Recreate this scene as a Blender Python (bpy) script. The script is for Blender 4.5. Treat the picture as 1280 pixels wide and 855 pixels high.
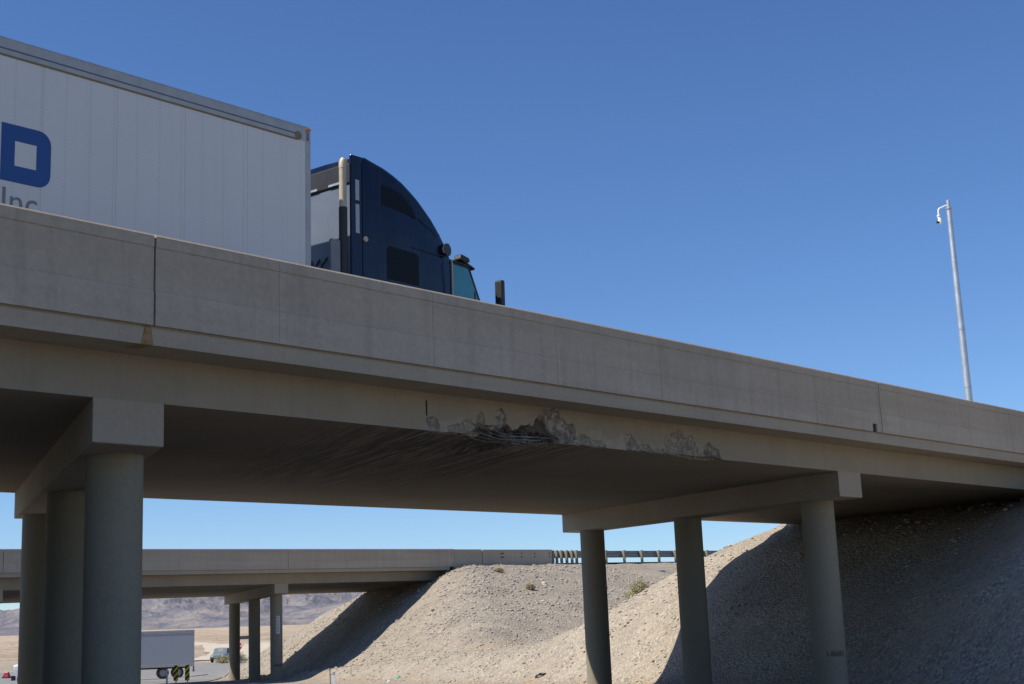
import bpy, bmesh, math, random
import numpy as np
from mathutils import Vector, Matrix

for o in list(bpy.data.objects):
    bpy.data.objects.remove(o, do_unlink=True)
scene = bpy.context.scene
COL = scene.collection
R = math.radians

# ---------------------------------------------------------------- camera
EYE = 1.6                                    # metres above the road
PITCH, ROLL, FPX = R(11.9026), R(-2.3331), 1804.33
fw = Vector((0, math.cos(PITCH), math.sin(PITCH)))
up0 = Vector((0, -math.sin(PITCH), math.cos(PITCH)))
rt0 = Vector((1, 0, 0))
c_rt = math.cos(ROLL) * rt0 + math.sin(ROLL) * up0
c_up = -math.sin(ROLL) * rt0 + math.cos(ROLL) * up0
cam_d = bpy.data.cameras.new('camera')
cam = bpy.data.objects.new('camera', cam_d)
COL.objects.link(cam)
M = Matrix((c_rt, c_up, -fw)).transposed().to_4x4()
M.translation = (0, 0, EYE)
cam.matrix_world = M
cam_d.sensor_width = 36.0
cam_d.lens = 36.0 * FPX / 1280.0
cam_d.clip_start = 0.1
cam_d.clip_end = 40000
scene.camera = cam

# ---------------------------------------------------------------- sky and sun
SUN_AZ, SUN_EL = -112.0, 50.0                # yaw clockwise from +Y, elevation
world = bpy.data.worlds.new('World')
scene.world = world
world.use_nodes = True
wn = world.node_tree
wn.nodes.clear()
sky = wn.nodes.new('ShaderNodeTexSky')
sky.sky_type = 'NISHITA'
sky.sun_disc = False
sky.sun_elevation = R(SUN_EL)
sky.sun_rotation = R(SUN_AZ)
sky.altitude = 1200
sky.air_density = 1.0
sky.dust_density = 0.35
sky.ozone_density = 6.0
bg = wn.nodes.new('ShaderNodeBackground')
bg.inputs['Strength'].default_value = 0.115
wo = wn.nodes.new('ShaderNodeOutputWorld')
hs = wn.nodes.new('ShaderNodeHueSaturation')
hs.inputs['Hue'].default_value = 0.505
hs.inputs['Saturation'].default_value = 1.10
wn.links.new(sky.outputs[0], hs.inputs['Color'])
wn.links.new(hs.outputs[0], bg.inputs[0])
wn.links.new(bg.outputs[0], wo.inputs[0])
sun_d = bpy.data.lights.new('sun', 'SUN')
sun_d.energy = 5.0
sun_d.angle = R(0.53)
sun_d.color = (1.0, 0.93, 0.82)
sun = bpy.data.objects.new('sun', sun_d)
COL.objects.link(sun)
sv = Vector((math.sin(R(SUN_AZ)) * math.cos(R(SUN_EL)), math.cos(R(SUN_AZ)) * math.cos(R(SUN_EL)), math.sin(R(SUN_EL))))
sun.rotation_euler = sv.to_track_quat('Z', 'Y').to_euler()
sun.location = sv * 200

scene.view_settings.view_transform = 'Standard'
scene.view_settings.look = 'None'
scene.view_settings.exposure = 0.25
scene.view_settings.gamma = 1.0
scene.view_settings.use_curve_mapping = False

rnd = random.Random(7)
nrs = np.random.RandomState(11)

# ---------------------------------------------------------------- mesh helpers
class MB:
    """collects shapes, then links them as one mesh object"""
    def __init__(s):
        s.v = []; s.f = []; s.m = []; s.cur = 0
    def add(s, vs, fs):
        b = len(s.v)
        s.v += [tuple(p) for p in vs]
        s.f += [tuple(b + i for i in f) for f in fs]
        s.m += [s.cur] * len(fs)
    def hexa(s, p):          # 8 points: bottom ring 0-3, top ring 4-7
        s.add(p, [(3, 2, 1, 0), (4, 5, 6, 7), (0, 1, 5, 4), (1, 2, 6, 5), (2, 3, 7, 6), (3, 0, 4, 7)])
    def box(s, x0, x1, y0, y1, z0, z1):
        s.hexa([(x0, y0, z0), (x1, y0, z0), (x1, y1, z0), (x0, y1, z0), (x0, y0, z1), (x1, y0, z1), (x1, y1, z1), (x0, y1, z1)])
    def extrude(s, prof, a, b, fn, closed=True, caps=True):
        """profile points (p,q) swept from a to b through fn(t,p,q)"""
        n = len(prof)
        ts = a if isinstance(a, (list, tuple)) else [a, b]
        vs = [fn(t, p, q) for t in ts for (p, q) in prof]
        fs = []
        for k in range(len(ts) - 1):
            for i in range(n if closed else n - 1):
                j = (i + 1) % n
                fs.append((k * n + i, k * n + j, (k + 1) * n + j, (k + 1) * n + i))
        if caps and closed:
            fs.append(tuple(range(n - 1, -1, -1)))
            fs.append(tuple((len(ts) - 1) * n + i for i in range(n)))
        s.add(vs, fs)
    def tube(s, pts, r, n=8, cap=True):
        pts = [Vector(p) for p in pts]
        rs = r if isinstance(r, (list, tuple)) else [r] * len(pts)
        vs = []
        prev = None
        for i, p in enumerate(pts):
            d = (pts[min(i + 1, len(pts) - 1)] - pts[max(i - 1, 0)]).normalized()
            a = Vector((0, 0, 1)) if abs(d.z) < 0.9 else Vector((1, 0, 0))
            if prev is not None: a = prev
            x = (a - d * a.dot(d)).normalized(); prev = x
            y = d.cross(x)
            for k in range(n):
                t = 2 * math.pi * k / n
                vs.append(p + x * (rs[i] * math.cos(t)) + y * (rs[i] * math.sin(t)))
        fs = []
        for i in range(len(pts) - 1):
            for k in range(n):
                j = (k + 1) % n
                fs.append((i * n + k, i * n + j, (i + 1) * n + j, (i + 1) * n + k))
        if cap:
            fs.append(tuple(range(n - 1, -1, -1)))
            fs.append(tuple((len(pts) - 1) * n + k for k in range(n)))
        s.add(vs, fs)
    def mesh(s, name, mats, smooth=False, bevel=0.0, seg=1, angle=35):
        me = bpy.data.meshes.new(name)
        me.from_pydata(s.v, [], s.f)
        mats = mats if isinstance(mats, (list, tuple)) else [mats]
        for m in mats: me.materials.append(m)
        if len(mats) > 1: me.polygons.foreach_set('material_index', s.m)
        bm = bmesh.new(); bm.from_mesh(me)
        bmesh.ops.recalc_face_normals(bm, faces=bm.faces)
        if bevel:
            es = [e for e in bm.edges if len(e.link_faces) == 2 and e.calc_face_angle() > R(25)]
            bmesh.ops.bevel(bm, geom=es, offset=bevel, segments=seg, profile=0.5, affect='EDGES', clamp_overlap=True)
        if smooth:
            for f in bm.faces: f.smooth = True
            for e in bm.edges:
                if len(e.link_faces) == 2 and e.calc_face_angle() > R(angle): e.smooth = False
        bm.to_mesh(me); bm.free()
        return me
    def build(s, name, mats, parent=None, **k):
        return link(name, s.mesh(name, mats, **k), parent)

def link(name, me, parent=None):
    o = bpy.data.objects.new(name, me)
    COL.objects.link(o)
    if parent is not None: o.parent = parent
    return o

def tag(o, label=None, cat=None, group=None, kind=None):
    if label: o['label'] = label
    if cat: o['category'] = cat
    if group: o['group'] = group
    if kind: o['kind'] = kind
    return o

def thing(name, label, cat, loc=(0, 0, 0), rot=None, group=None):
    o = bpy.data.objects.new(name, None)
    o.empty_display_size = 0.3
    COL.objects.link(o)
    o.location = loc
    if rot is not None:
        o.rotation_euler = rot if not isinstance(rot, (int, float)) else (0, 0, rot)
    return tag(o, label, cat, group)

def copy_tree(o, parent=None):
    c = o.copy(); COL.objects.link(c); c.parent = parent
    for ch in [x for x in bpy.data.objects if x.parent == o]:
        copy_tree(ch, c)
    return c

# ---------------------------------------------------------------- material helpers
class NT:
    def __init__(s, name):
        s.mat = bpy.data.materials.new(name); s.mat.use_nodes = True
        s.t = s.mat.node_tree; s.t.nodes.clear()
        s.out = s.n('ShaderNodeOutputMaterial')
        s.b = s.n('ShaderNodeBsdfPrincipled')
        s.t.links.new(s.b.outputs[0], s.out.inputs[0])
        s.tc = s.n('ShaderNodeTexCoord')
    def n(s, ty, **k):
        nd = s.t.nodes.new(ty)
        for a, v in k.items(): setattr(nd, a, v)
        return nd
    def set(s, sock, v):
        if hasattr(v, 'is_output') or isinstance(v, bpy.types.NodeSocket): s.t.links.new(v, sock)
        elif isinstance(v, (tuple, list)) and sock.type == 'RGBA': sock.default_value = (*v[:3], 1)
        else: sock.default_value = v
    def map(s, scale=(1, 1, 1), rot=0.0, src=None):
        m = s.n('ShaderNodeMapping', vector_type='TEXTURE' if False else 'POINT')
        r = s.n('ShaderNodeVectorRotate', rotation_type='Z_AXIS')
        s.t.links.new(src or s.tc.outputs['Object'], r.inputs['Vector'])
        r.inputs['Angle'].default_value = rot
        s.t.links.new(r.outputs[0], m.inputs['Vector'])
        m.inputs['Scale'].default_value = scale
        return m.outputs[0]
    def noise(s, vec, scale=1.0, detail=4.0, rough=0.55, dist=0.0):
        nd = s.n('ShaderNodeTexNoise')
        s.t.links.new(vec, nd.inputs['Vector'])
        nd.inputs['Scale'].default_value = scale; nd.inputs['Detail'].default_value = detail
        nd.inputs['Roughness'].default_value = rough; nd.inputs['Distortion'].default_value = dist
        return nd.outputs['Fac']
    def voro(s, vec, scale, out='Distance', rnd_=1.0):
        nd = s.n('ShaderNodeTexVoronoi')
        s.t.links.new(vec, nd.inputs['Vector'])
        nd.inputs['Scale'].default_value = scale; nd.inputs['Randomness'].default_value = rnd_
        return nd.outputs[out]
    def ramp(s, fac, stops):
        nd = s.n('ShaderNodeValToRGB')
        cr = nd.color_ramp
        while len(cr.elements) < len(stops): cr.elements.new(0.5)
        for e, (p, c) in zip(cr.elements, stops):
            e.position = p
            e.color = (c, c, c, 1) if isinstance(c, (int, float)) else (*c, 1)
        s.set(nd.inputs[0], fac)
        return nd.outputs[0]
    def mix(s, fac, a, b, mode='MIX'):
        nd = s.n('ShaderNodeMix', data_type='RGBA', blend_type=mode)
        s.set(nd.inputs[0], fac); s.set(nd.inputs[6], a); s.set(nd.inputs[7], b)
        return nd.outputs[2]
    def math(s, op, a, b=0.0):
        nd = s.n('ShaderNodeMath', operation=op)
        s.set(nd.inputs[0], a); s.set(nd.inputs[1], b)
        return nd.outputs[0]
    def attr(s, name):
        nd = s.n('ShaderNodeAttribute', attribute_name=name)
        return nd.outputs['Fac']
    def bump(s, h, strength=0.3, dist=0.01, normal=None):
        nd = s.n('ShaderNodeBump')
        nd.inputs['Strength'].default_value = strength; nd.inputs['Distance'].default_value = dist
        s.set(nd.inputs['Height'], h)
        if normal is not None: s.t.links.new(normal, nd.inputs['Normal'])
        return nd.outputs[0]
    def fin(s, color, rough=0.85, bump=None, metal=0.0, spec=0.5, coat=0.0):
        s.set(s.b.inputs['Base Color'], color)
        s.set(s.b.inputs['Roughness'], rough)
        s.b.inputs['Metallic'].default_value = metal
        s.b.inputs['Specular IOR Level'].default_value = spec
        if coat: s.b.inputs['Coat Weight'].default_value = coat; s.b.inputs['Coat Roughness'].default_value = 0.08
        if bump is not None: s.t.links.new(bump, s.b.inputs['Normal'])
        return s.mat

def scl(c, k): return tuple(x * k for x in c)

def plain(name, col, rough=0.6, metal=0.0, var=0.12, scale=6.0, spec=0.5, coat=0.0, bumpk=0.0):
    t = NT(name); v = t.map()
    f = t.noise(v, scale, 5, 0.6)
    c = t.mix(t.ramp(f, [(0.3, 0.0), (0.7, 1.0)]), scl(col, 1 - var), scl(col, 1 + var))
    b = t.bump(t.noise(v, scale * 12, 3), 0.2, bumpk) if bumpk else None
    rr = t.math('ADD', t.math('MULTIPLY', f, 0.16), rough - 0.08)
    return t.fin(c, rr, b, metal, spec, coat)

BR = math.atan2(0.762, 0.648)                 # bridge direction as a mathematical angle from +X

def concrete(name, base, stain=(0.25, 0.19, 0.125), streak=0.5, stain_amt=0.25, rot=-BR, mott=0.12, forms=0.0):
    """cast concrete: mottling, vertical run-off streaks, tan dust, pores"""
    t = NT(name)
    v = t.map((1, 1, 1), rot)
    big = t.noise(v, 0.55, 6, 0.6)
    c = t.mix(t.ramp(big, [(0.28, 0), (0.72, 1)]), scl(base, 1 - mott), scl(base, 1 + mott))
    vs = t.map((2.6, 2.6, 0.16), rot)
    st = t.noise(vs, 1.6, 6, 0.65)
    c = t.mix(t.math('MULTIPLY', t.ramp(st, [(0.50, 0), (0.78, 1)]), streak), c, scl(base, 0.66))
    vl = t.map((0.10, 0.10, 1.7), rot)
    du = t.noise(vl, 1.3, 5, 0.6)
    c = t.mix(t.math('MULTIPLY', t.ramp(du, [(0.42, 0), (0.68, 1)]), stain_amt), c, stain)
    fine = t.noise(v, 14, 6, 0.7)
    c = t.mix(0.35, c, t.mix(t.ramp(fine, [(0.3, 0), (0.7, 1)]), scl(base, 0.72), scl(base, 1.22)))
    pores = t.voro(v, 26, 'Distance')
    pr = t.ramp(pores, [(0.03, 0.0), (0.09, 1.0)])
    c = t.mix(t.math('MULTIPLY', t.math('SUBTRACT', 1.0, pr), 0.45), c, scl(base, 0.45))
    h = t.math('ADD', t.math('MULTIPLY', fine, 0.6), t.math('MULTIPLY', t.noise(v, 2.2, 4), 0.8))
    return t.fin(c, 0.9, t.bump(h, 0.5, 0.012), 0, 0.25)

# ---------------------------------------------------------------- lay of the land
class Bridge:
    def __init__(s, P0, a, g, b, c, Lc, wc, hc, cols, zf, zb1, zb2, hg, ob):
        s.P0 = np.array(P0); a = R(a); b = R(b)
        s.u = np.array([math.sin(a), math.cos(a), 0]); s.n = np.array([math.cos(a), -math.sin(a), 0])
        s.v = np.array([math.sin(b), math.cos(b), 0])
        s.vu = float(s.v @ s.u); s.vd = float(-(s.v @ s.n)); s.g = g
        s.cs = (c - g * s.vu) / s.vd
        s.Lc, s.wc, s.hc, s.cols, s.W = Lc, wc, hc, cols, Lc * s.vd
        s.zf, s.zb1, s.zb2, s.hg, s.ob = zf, zb1, zb2, hg, ob
    def p(s, t, d, z):       # along the bridge, across from the camera-side girder face, up from the soffit
        q = s.P0 + s.u * t - s.n * d
        return (q[0], q[1], s.P0[2] + s.g * t + s.cs * d + z)
    def k(s, t, e, z):       # along the bridge, along the skewed bent line, up
        return s.p(t + e * s.vu, e * s.vd, z)

NEAR = Bridge((-5.185, 19.157, 5.044), 40.374, 0.016, -22.618, 0.0325, 16.0, 1.127, 0.596, (1.455, 8.035, 14.498), 0.617, 0.879, 2.119, 0.639, 0.90)
FAR = Bridge((-15.558, 94.565, 6.165), 40.0, 0.0241, -22.87, -0.0031, 16.14, 1.149, 0.613, (1.481, 8.01, 14.646), 0.640, 0.888, 2.166, 0.640, 0.9166)

VB = R(-22.7)
V2 = np.array([math.sin(VB), math.cos(VB)]); W2 = np.array([math.cos(VB), -math.sin(VB)])   # along the road, across it

_tab = np.random.RandomState(5).rand(256, 256)
def vnoise(x, y):
    xi = np.floor(x).astype(int); yi = np.floor(y).astype(int)
    fx = x - xi; fy = y - yi
    fx = fx * fx * (3 - 2 * fx); fy = fy * fy * (3 - 2 * fy)
    a = _tab[xi & 255, yi & 255]; b = _tab[(xi + 1) & 255, yi & 255]
    c = _tab[xi & 255, (yi + 1) & 255]; d = _tab[(xi + 1) & 255, (yi + 1) & 255]
    return (a * (1 - fx) + b * fx) * (1 - fy) + (c * (1 - fx) + d * fx) * fy - 0.5
def fbm(x, y, o=4):
    r = 0; a = 1.0
    for i in range(o):
        r = r + a * vnoise(x + 17.3 * i, y + 9.1 * i); x = x * 2.03; y = y * 2.03; a *= 0.5
    return r
def smin(a, b, k):
    h = np.clip(0.5 + 0.5 * (b - a) / k, 0, 1)
    return b * (1 - h) + a * h - k * h * (1 - h)
def smax(a, b, k): return -smin(-a, -b, k)

M1 = 0.64                                     # steepness of the abutment slopes
def embank(B, x, y, w, wt, m2, sgn, prof=None):
    s = (x - B.P0[0]) * B.u[0] + (y - B.P0[1]) * B.u[1]
    d = -((x - B.P0[0]) * B.n[0] + (y - B.P0[1]) * B.n[1])
    T = B.P0[2] + 0.90 + B.g * s + B.cs * np.clip(d, 0, B.W)
    T = T - 0.22 * ((d > -0.95) & (d < B.W + 0.95))
    side_n = T - m2[0] * np.maximum(0, -2.0 - d)
    xf = np.maximum(0, d - B.W - 0.4)
    side_f = T - (m2[1] * xf if m2[1] > 0 else np.interp(xf, [0, 3.0, 7.5, 11.0, 60], [0, 1.75, 4.3, 5.25, 7.5]))
    side = np.minimum(side_n, side_f)
    front = M1 * (w - wt) * sgn if not prof else np.interp(w, *prof)
    return smin(side, front, 1.2)

def terrain(x, y, parts=False):
    x = np.asarray(x, float); y = np.asarray(y, float)
    w = x * W2[0] + y * W2[1]; l = x * V2[0] + y * V2[1]
    dist = np.hypot(x, y)
    lump = fbm(w / 3.1, l / 3.1, 4)
    rill = vnoise(l / 0.9 + 0.8 * vnoise(w / 4, l / 4), w / 9.0) + 0.5 * vnoise(l / 0.4, w / 5.0)
    we = w + 0.55 * fbm(l / 9.0, w / 22.0, 3)
    g0 = 0.022 * np.maximum(0, dist - 145) * np.clip(y / (dist + 1e-6) * 1.4, 0.0, 1.0)
    g0 = g0 + np.clip((dist - 150) / 300, 0, 1) * 2.5 * fbm(x / 60, y / 60, 4)
    g0 = g0 + 0.25 * fbm(x / 14, y / 14, 3) * np.clip((np.abs(w - 11) - 12) / 6, 0, 1) * np.clip(dist / 60, 0, 1)
    e = np.maximum(embank(NEAR, x, y, we, 24.3, (0.45, -1), 1, ([-100, 23.0, 25.6, 30.4, 34.0, 40, 400], [-60, 0, 2.5, 4.95, 6.1, 9.6, 200])), embank(FAR, x, y, we, 24.5, (0.25, 0.45), 1))
    e2 = np.maximum(embank(NEAR, x, y, we, -1.4, (0.45, -1), -1), embank(FAR, x, y, we, -1.4, (0.25, 0.45), -1))
    e = np.maximum(e, e2)
    if parts: return np.maximum(embank(FAR, x, y, we, 24.5, (0.25, 0.45), 1), 0) - np.maximum(embank(NEAR, x, y, we, 24.3, (0.45, -1), 1, ([-100, 23.0, 25.6, 30.4, 34.0, 40, 400], [-60, 0, 2.5, 4.95, 6.1, 9.6, 200])), 0)
    far_cut = np.clip((dist - 500) / 300, 0, 1)
    e = e * (1 - far_cut) - 5 * far_cut
    slope_amt = np.clip(e / 1.5, 0, 1)
    z = smax(g0, e, 0.8)
    fine = fbm(x / 1.5 + 5, y / 1.5, 4)
    gul = np.abs(vnoise(l / 2.6 + 1.2 * vnoise(w / 6 + 3, l / 6), w / 16.0)); fine = fine - 2.2 * np.clip(0.10 - gul, 0, 1) / 0.10 * np.clip(vnoise(l / 11, w / 11) + 0.25, 0, 1)
    return z + slope_amt * (0.20 * lump + 0.10 * rill + 0.075 * fine) + 0.03 * lump * np.clip((np.abs(w - 11) - 9) / 3, 0, 1)
# ================= BUILD
# ---------------------------------------------------------------- materials
CONC = (0.33, 0.305, 0.27)
m_barrier = concrete('barrier_concrete', (0.40, 0.34, 0.265), streak=0.8, stain_amt=0.35)
m_barrier_low = concrete('barrier_concrete_lower_pour', (0.42, 0.36, 0.285), streak=0.8, stain_amt=0.35)
m_fascia = concrete('slab_edge_concrete', (0.365, 0.31, 0.235), streak=0.35, stain_amt=0.45)
m_cap = concrete('bent_cap_concrete', (0.35, 0.30, 0.235), streak=0.35, stain_amt=0.2)
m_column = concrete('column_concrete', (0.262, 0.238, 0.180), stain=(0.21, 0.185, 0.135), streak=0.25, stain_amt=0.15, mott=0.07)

def girder_material():
    t = NT('girder_concrete')
    rot = -BR
    v = t.map((1, 1, 1), rot)
    base = (0.305, 0.265, 0.21)
    big = t.noise(v, 0.5, 6, 0.6)
    c = t.mix(t.ramp(big, [(0.3, 0), (0.7, 1)]), scl(base, 0.82), (0.35, 0.295, 0.215))
    # scrape marks running with the traffic below, only where loads have struck
    rv = math.pi / 2 - VB                       # road direction as an angle from +X
    vr = t.map((1, 1, 1), -rv)
    sp_ = t.n('ShaderNodeSeparateXYZ'); t.t.links.new(vr, sp_.inputs[0])
    wob = t.noise(t.map((0.12, 0.5, 1.0), -rv), 1.0, 3, 0.6)
    tvv = t.math('ADD', t.math('MULTIPLY', sp_.outputs[1], -0.05), t.math('MULTIPLY', wob, 0.10))
    zone = t.math('MULTIPLY', t.ramp(tvv, [(0.20, 0), (0.29, 1), (0.46, 1), (0.55, 0)]), t.ramp(t.math('MULTIPLY', sp_.outputs[0], 0.05), [(0.32, 1), (0.78, 0)]))
    sc1 = t.noise(t.map((0.11, 3.4, 1.0), -rv + 0.04), 2.2, 7, 0.75, 0.4)
    sc2 = t.noise(t.map((0.22, 7.0, 1.0), -rv - 0.05), 1.6, 5, 0.7, 0.5)
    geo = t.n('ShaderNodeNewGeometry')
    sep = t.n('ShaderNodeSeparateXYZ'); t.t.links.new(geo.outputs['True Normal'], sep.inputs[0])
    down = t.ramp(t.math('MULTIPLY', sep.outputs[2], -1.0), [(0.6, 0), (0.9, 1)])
    soffit_col = t.mix(t.ramp(t.noise(v, 0.35, 6, 0.6), [(0.3, 0), (0.7, 1)]), (0.20, 0.165, 0.125), (0.285, 0.24, 0.185))  # darker tone for downward faces
    soffit_col = t.mix(t.math('MULTIPLY', zone, t.ramp(sc1, [(0.42, 0), (0.54, 1)])), soffit_col, (0.032, 0.027, 0.022))
    soffit_col = t.mix(t.math('MULTIPLY', zone, t.ramp(sc2, [(0.54, 0), (0.62, 1)])), soffit_col, (0.50, 0.44, 0.35))
    c = t.mix(down, c, soffit_col)
    vst = t.map((2.4, 2.4, 0.2), rot)
    st = t.noise(vst, 1.6, 5, 0.65)
    c = t.mix(t.math('MULTIPLY', t.ramp(st, [(0.5, 0), (0.8, 1)]), 0.4), c, scl(base, 0.6))
    sp = t.attr('spall')                        # freshly broken concrete
    agg = t.voro(v, 17, 'Color')
    bw = t.n('ShaderNodeRGBToBW'); t.t.links.new(agg, bw.inputs[0])
    brk = t.mix(bw.outputs[0], (0.05, 0.046, 0.042), (0.46, 0.44, 0.405))
    brk = t.mix(t.ramp(t.noise(v, 6, 4), [(0.45, 0), (0.66, 1)]), brk, (0.09, 0.08, 0.07))
    c = t.mix(sp, c, brk)
    pale = t.attr('patch')                      # pale patching mortar along the struck edge
    c = t.mix(pale, c, (0.42, 0.385, 0.32))
    c = t.mix(t.attr('smear_shade'), c, (0.035, 0.030, 0.026))  # drag smear and the painted-in shade of the hollow
    fine = t.noise(v, 16, 6, 0.7)
    c = t.mix(0.3, c, t.mix(fine, scl(base, 0.55), scl(base, 1.3)))
    h = t.math('ADD', t.math('MULTIPLY', fine, 0.8), t.math('MULTIPLY', t.math('MULTIPLY', bw.outputs[0], sp), 2.0))
    return t.fin(c, 0.92, t.bump(h, 0.5, 0.012), 0, 0.2)
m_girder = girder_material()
m_dark = plain('dark_void', (0.02, 0.019, 0.018), 0.9)
m_rust = plain('rusty_filler', (0.27, 0.17, 0.075), 0.9, 0, 0.35, 18, bumpk=0.02)
m_bar = plain('steel_bar', (0.15, 0.145, 0.145), 0.5, 0.4, 0.8, 5)
m_stencil = plain('black_stencil_paint', (0.012, 0.012, 0.014), 0.7, spec=0.2)
m_galv = plain('galvanised_steel', (0.52, 0.54, 0.55), 0.42, 0.7, 0.12, 3)
m_wood = plain('weathered_post', (0.21, 0.19, 0.145), 0.85, 0, 0.2, 12)
m_rail = plain('weathered_rail', (0.30, 0.31, 0.31), 0.55, 0.5, 0.2, 5)
m_black = plain('black_plastic', (0.018, 0.018, 0.02), 0.5)
m_tyre = plain('tyre_rubber', (0.022, 0.022, 0.023), 0.85)
m_rim = plain('wheel_steel', (0.26, 0.27, 0.29), 0.4, 0.5)
m_white = plain('white_paint', (0.76, 0.77, 0.79), 0.35, 0, 0.03, 2)
m_alu = plain('dull_aluminium', (0.40, 0.39, 0.37), 0.5, 0.3, 0.12, 4)

def asphalt_material(name='asphalt', k=1.0):
    t = NT(name)
    v = t.map((1, 1, 1), -(math.pi / 2 - VB))
    c = t.mix(t.noise(v, 0.3, 6, 0.6), scl((0.10, 0.098, 0.092), k), scl((0.15, 0.146, 0.137), k))
    vt = t.map((0.02, 0.9, 1), -(math.pi / 2 - VB))
    c = t.mix(t.math('MULTIPLY', t.ramp(t.noise(vt, 1.0, 4), [(0.45, 0), (0.65, 1)]), 0.5), c, scl((0.075, 0.074, 0.07), k))
    sp = t.noise(v, 60, 3, 0.7)
    c = t.mix(0.3, c, t.mix(sp, (0.08, 0.08, 0.08), (0.30, 0.29, 0.28)))
    return t.fin(c, 0.9, t.bump(sp, 0.5, 0.01), 0, 0.3)
m_asphalt = asphalt_material()
m_asphalt_old = asphalt_material('old_asphalt', 2.1)

def ground_material():
    t = NT('desert_gravel')
    v = t.map()
    big = t.noise(v, 0.07, 5, 0.6)
    mid = t.noise(v, 0.6, 6, 0.62)
    c = t.mix(t.ramp(big, [(0.35, 0), (0.65, 1)]), (0.54, 0.452, 0.332), (0.49, 0.425, 0.335))
    c = t.mix(t.ramp(mid, [(0.35, 0), (0.68, 1)]), (0.37, 0.32, 0.25), c)
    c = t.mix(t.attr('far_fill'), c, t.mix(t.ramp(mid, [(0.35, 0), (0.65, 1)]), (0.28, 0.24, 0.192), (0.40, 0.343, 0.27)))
    c = t.mix(t.math('MULTIPLY', t.attr('wash'), t.ramp(t.noise(v, 0.5, 4), [(0.4, 0), (0.6, 1)])), c, (0.47, 0.33, 0.195))
    # loose stones of two sizes, each its own tone
    col1 = t.voro(v, 9, 'Color'); b1 = t.n('ShaderNodeRGBToBW'); t.t.links.new(col1, b1.inputs[0])
    col2 = t.voro(v, 22, 'Color'); b2 = t.n('ShaderNodeRGBToBW'); t.t.links.new(col2, b2.inputs[0])
    d1 = t.voro(v, 9); d2 = t.voro(v, 22)
    tone = t.mix(b1.outputs[0], (0.21, 0.185, 0.155), (0.62, 0.56, 0.47))
    tone2 = t.mix(b2.outputs[0], (0.25, 0.22, 0.18), (0.56, 0.50, 0.41))
    patch = t.ramp(t.noise(v, 0.35, 5, 0.65), [(0.36, 0.15), (0.62, 0.75)])
    vdn = t.map((0.35, 2.2, 1.0), -(math.pi / 2 - VB) + math.pi / 2)      # gravel trails running down the slope
    trail = t.ramp(t.noise(vdn, 0.9, 5, 0.65, 0.6), [(0.44, 0.0), (0.58, 1.0)])
    grav = t.mix(b2.outputs[0], (0.20, 0.172, 0.138), (0.56, 0.485, 0.385))
    col3 = t.voro(v, 13, 'Color'); b3 = t.n('ShaderNodeRGBToBW'); t.t.links.new(col3, b3.inputs[0])
    grav = t.mix(t.ramp(b3.outputs[0], [(0.50, 0), (0.62, 0.8)]), grav, (0.175, 0.155, 0.135))
    grav = t.mix(t.ramp(b3.outputs[0], [(0.26, 0.85), (0.34, 0)]), grav, (0.66, 0.585, 0.475))
    c = t.mix(t.math('ADD', t.math('MULTIPLY', trail, 0.50), t.math('MULTIPLY', patch, 0.38)), c, grav)
    c = t.mix(t.math('MULTIPLY', t.ramp(b1.outputs[0], [(0.52, 0), (0.58, 1)]), t.math('MULTIPLY', patch, 0.55)), c, tone)
    # far desert beyond the bridges is ruddier
    sep = t.n('ShaderNodeSeparateXYZ'); t.t.links.new(t.tc.outputs['Object'], sep.inputs[0])
    fary = t.ramp(t.math('MULTIPLY', sep.outputs[1], 0.001), [(0.17, 0), (0.26, 1)])
    f2 = t.noise(v, 0.05, 6, 0.7)
    farc = t.mix(t.ramp(f2, [(0.38, 0), (0.62, 1)]), (0.40, 0.31, 0.22), (0.52, 0.43, 0.325))
    farc = t.mix(t.ramp(t.noise(v, 0.4, 3, 0.7), [(0.55, 0), (0.65, 1)]), farc, (0.20, 0.165, 0.11))
    c = t.mix(fary, c, farc)
    h = t.math('ADD', t.math('MULTIPLY', d1, -1.2), t.math('MULTIPLY', d2, -0.7))
    h = t.math('ADD', h, t.math('MULTIPLY', mid, 1.5))
    return t.fin(c, 0.95, t.bump(h, 1.0, 0.065), 0, 0.15)
m_ground = ground_material()
m_stone = None
def stone_material():
    t = NT('loose_stone')
    a = t.attr('tone')
    c = t.mix(a, (0.30, 0.26, 0.21), (0.72, 0.64, 0.53))
    v = t.map()
    return t.fin(t.mix(0.4, c, t.mix(t.noise(v, 30, 4), (0.16, 0.14, 0.12), (0.5, 0.45, 0.38))), 0.9, None, 0, 0.2)
m_stone = stone_material()
m_track = plain('pale_dirt_track', (0.50, 0.43, 0.335), 0.95, 0, 0.12, 0.5)

def mountain_material():
    t = NT('hazy_mountain_rock')
    v = t.map()
    n1 = t.noise(v, 0.006, 8, 0.7)
    n2 = t.noise(v, 0.02, 8, 0.75)
    c = t.mix(t.ramp(n1, [(0.38, 0), (0.62, 1)]), (0.235, 0.22, 0.23), (0.36, 0.31, 0.275))  # rock tones with blue-grey distance haze mixed into the colour
    c = t.mix(t.ramp(n2, [(0.42, 0), (0.6, 1)]), (0.155, 0.160, 0.195), c)
    return t.fin(c, 0.95, t.bump(n2, 0.8, 14.0), 0, 0.1)
m_mount = mountain_material()

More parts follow.
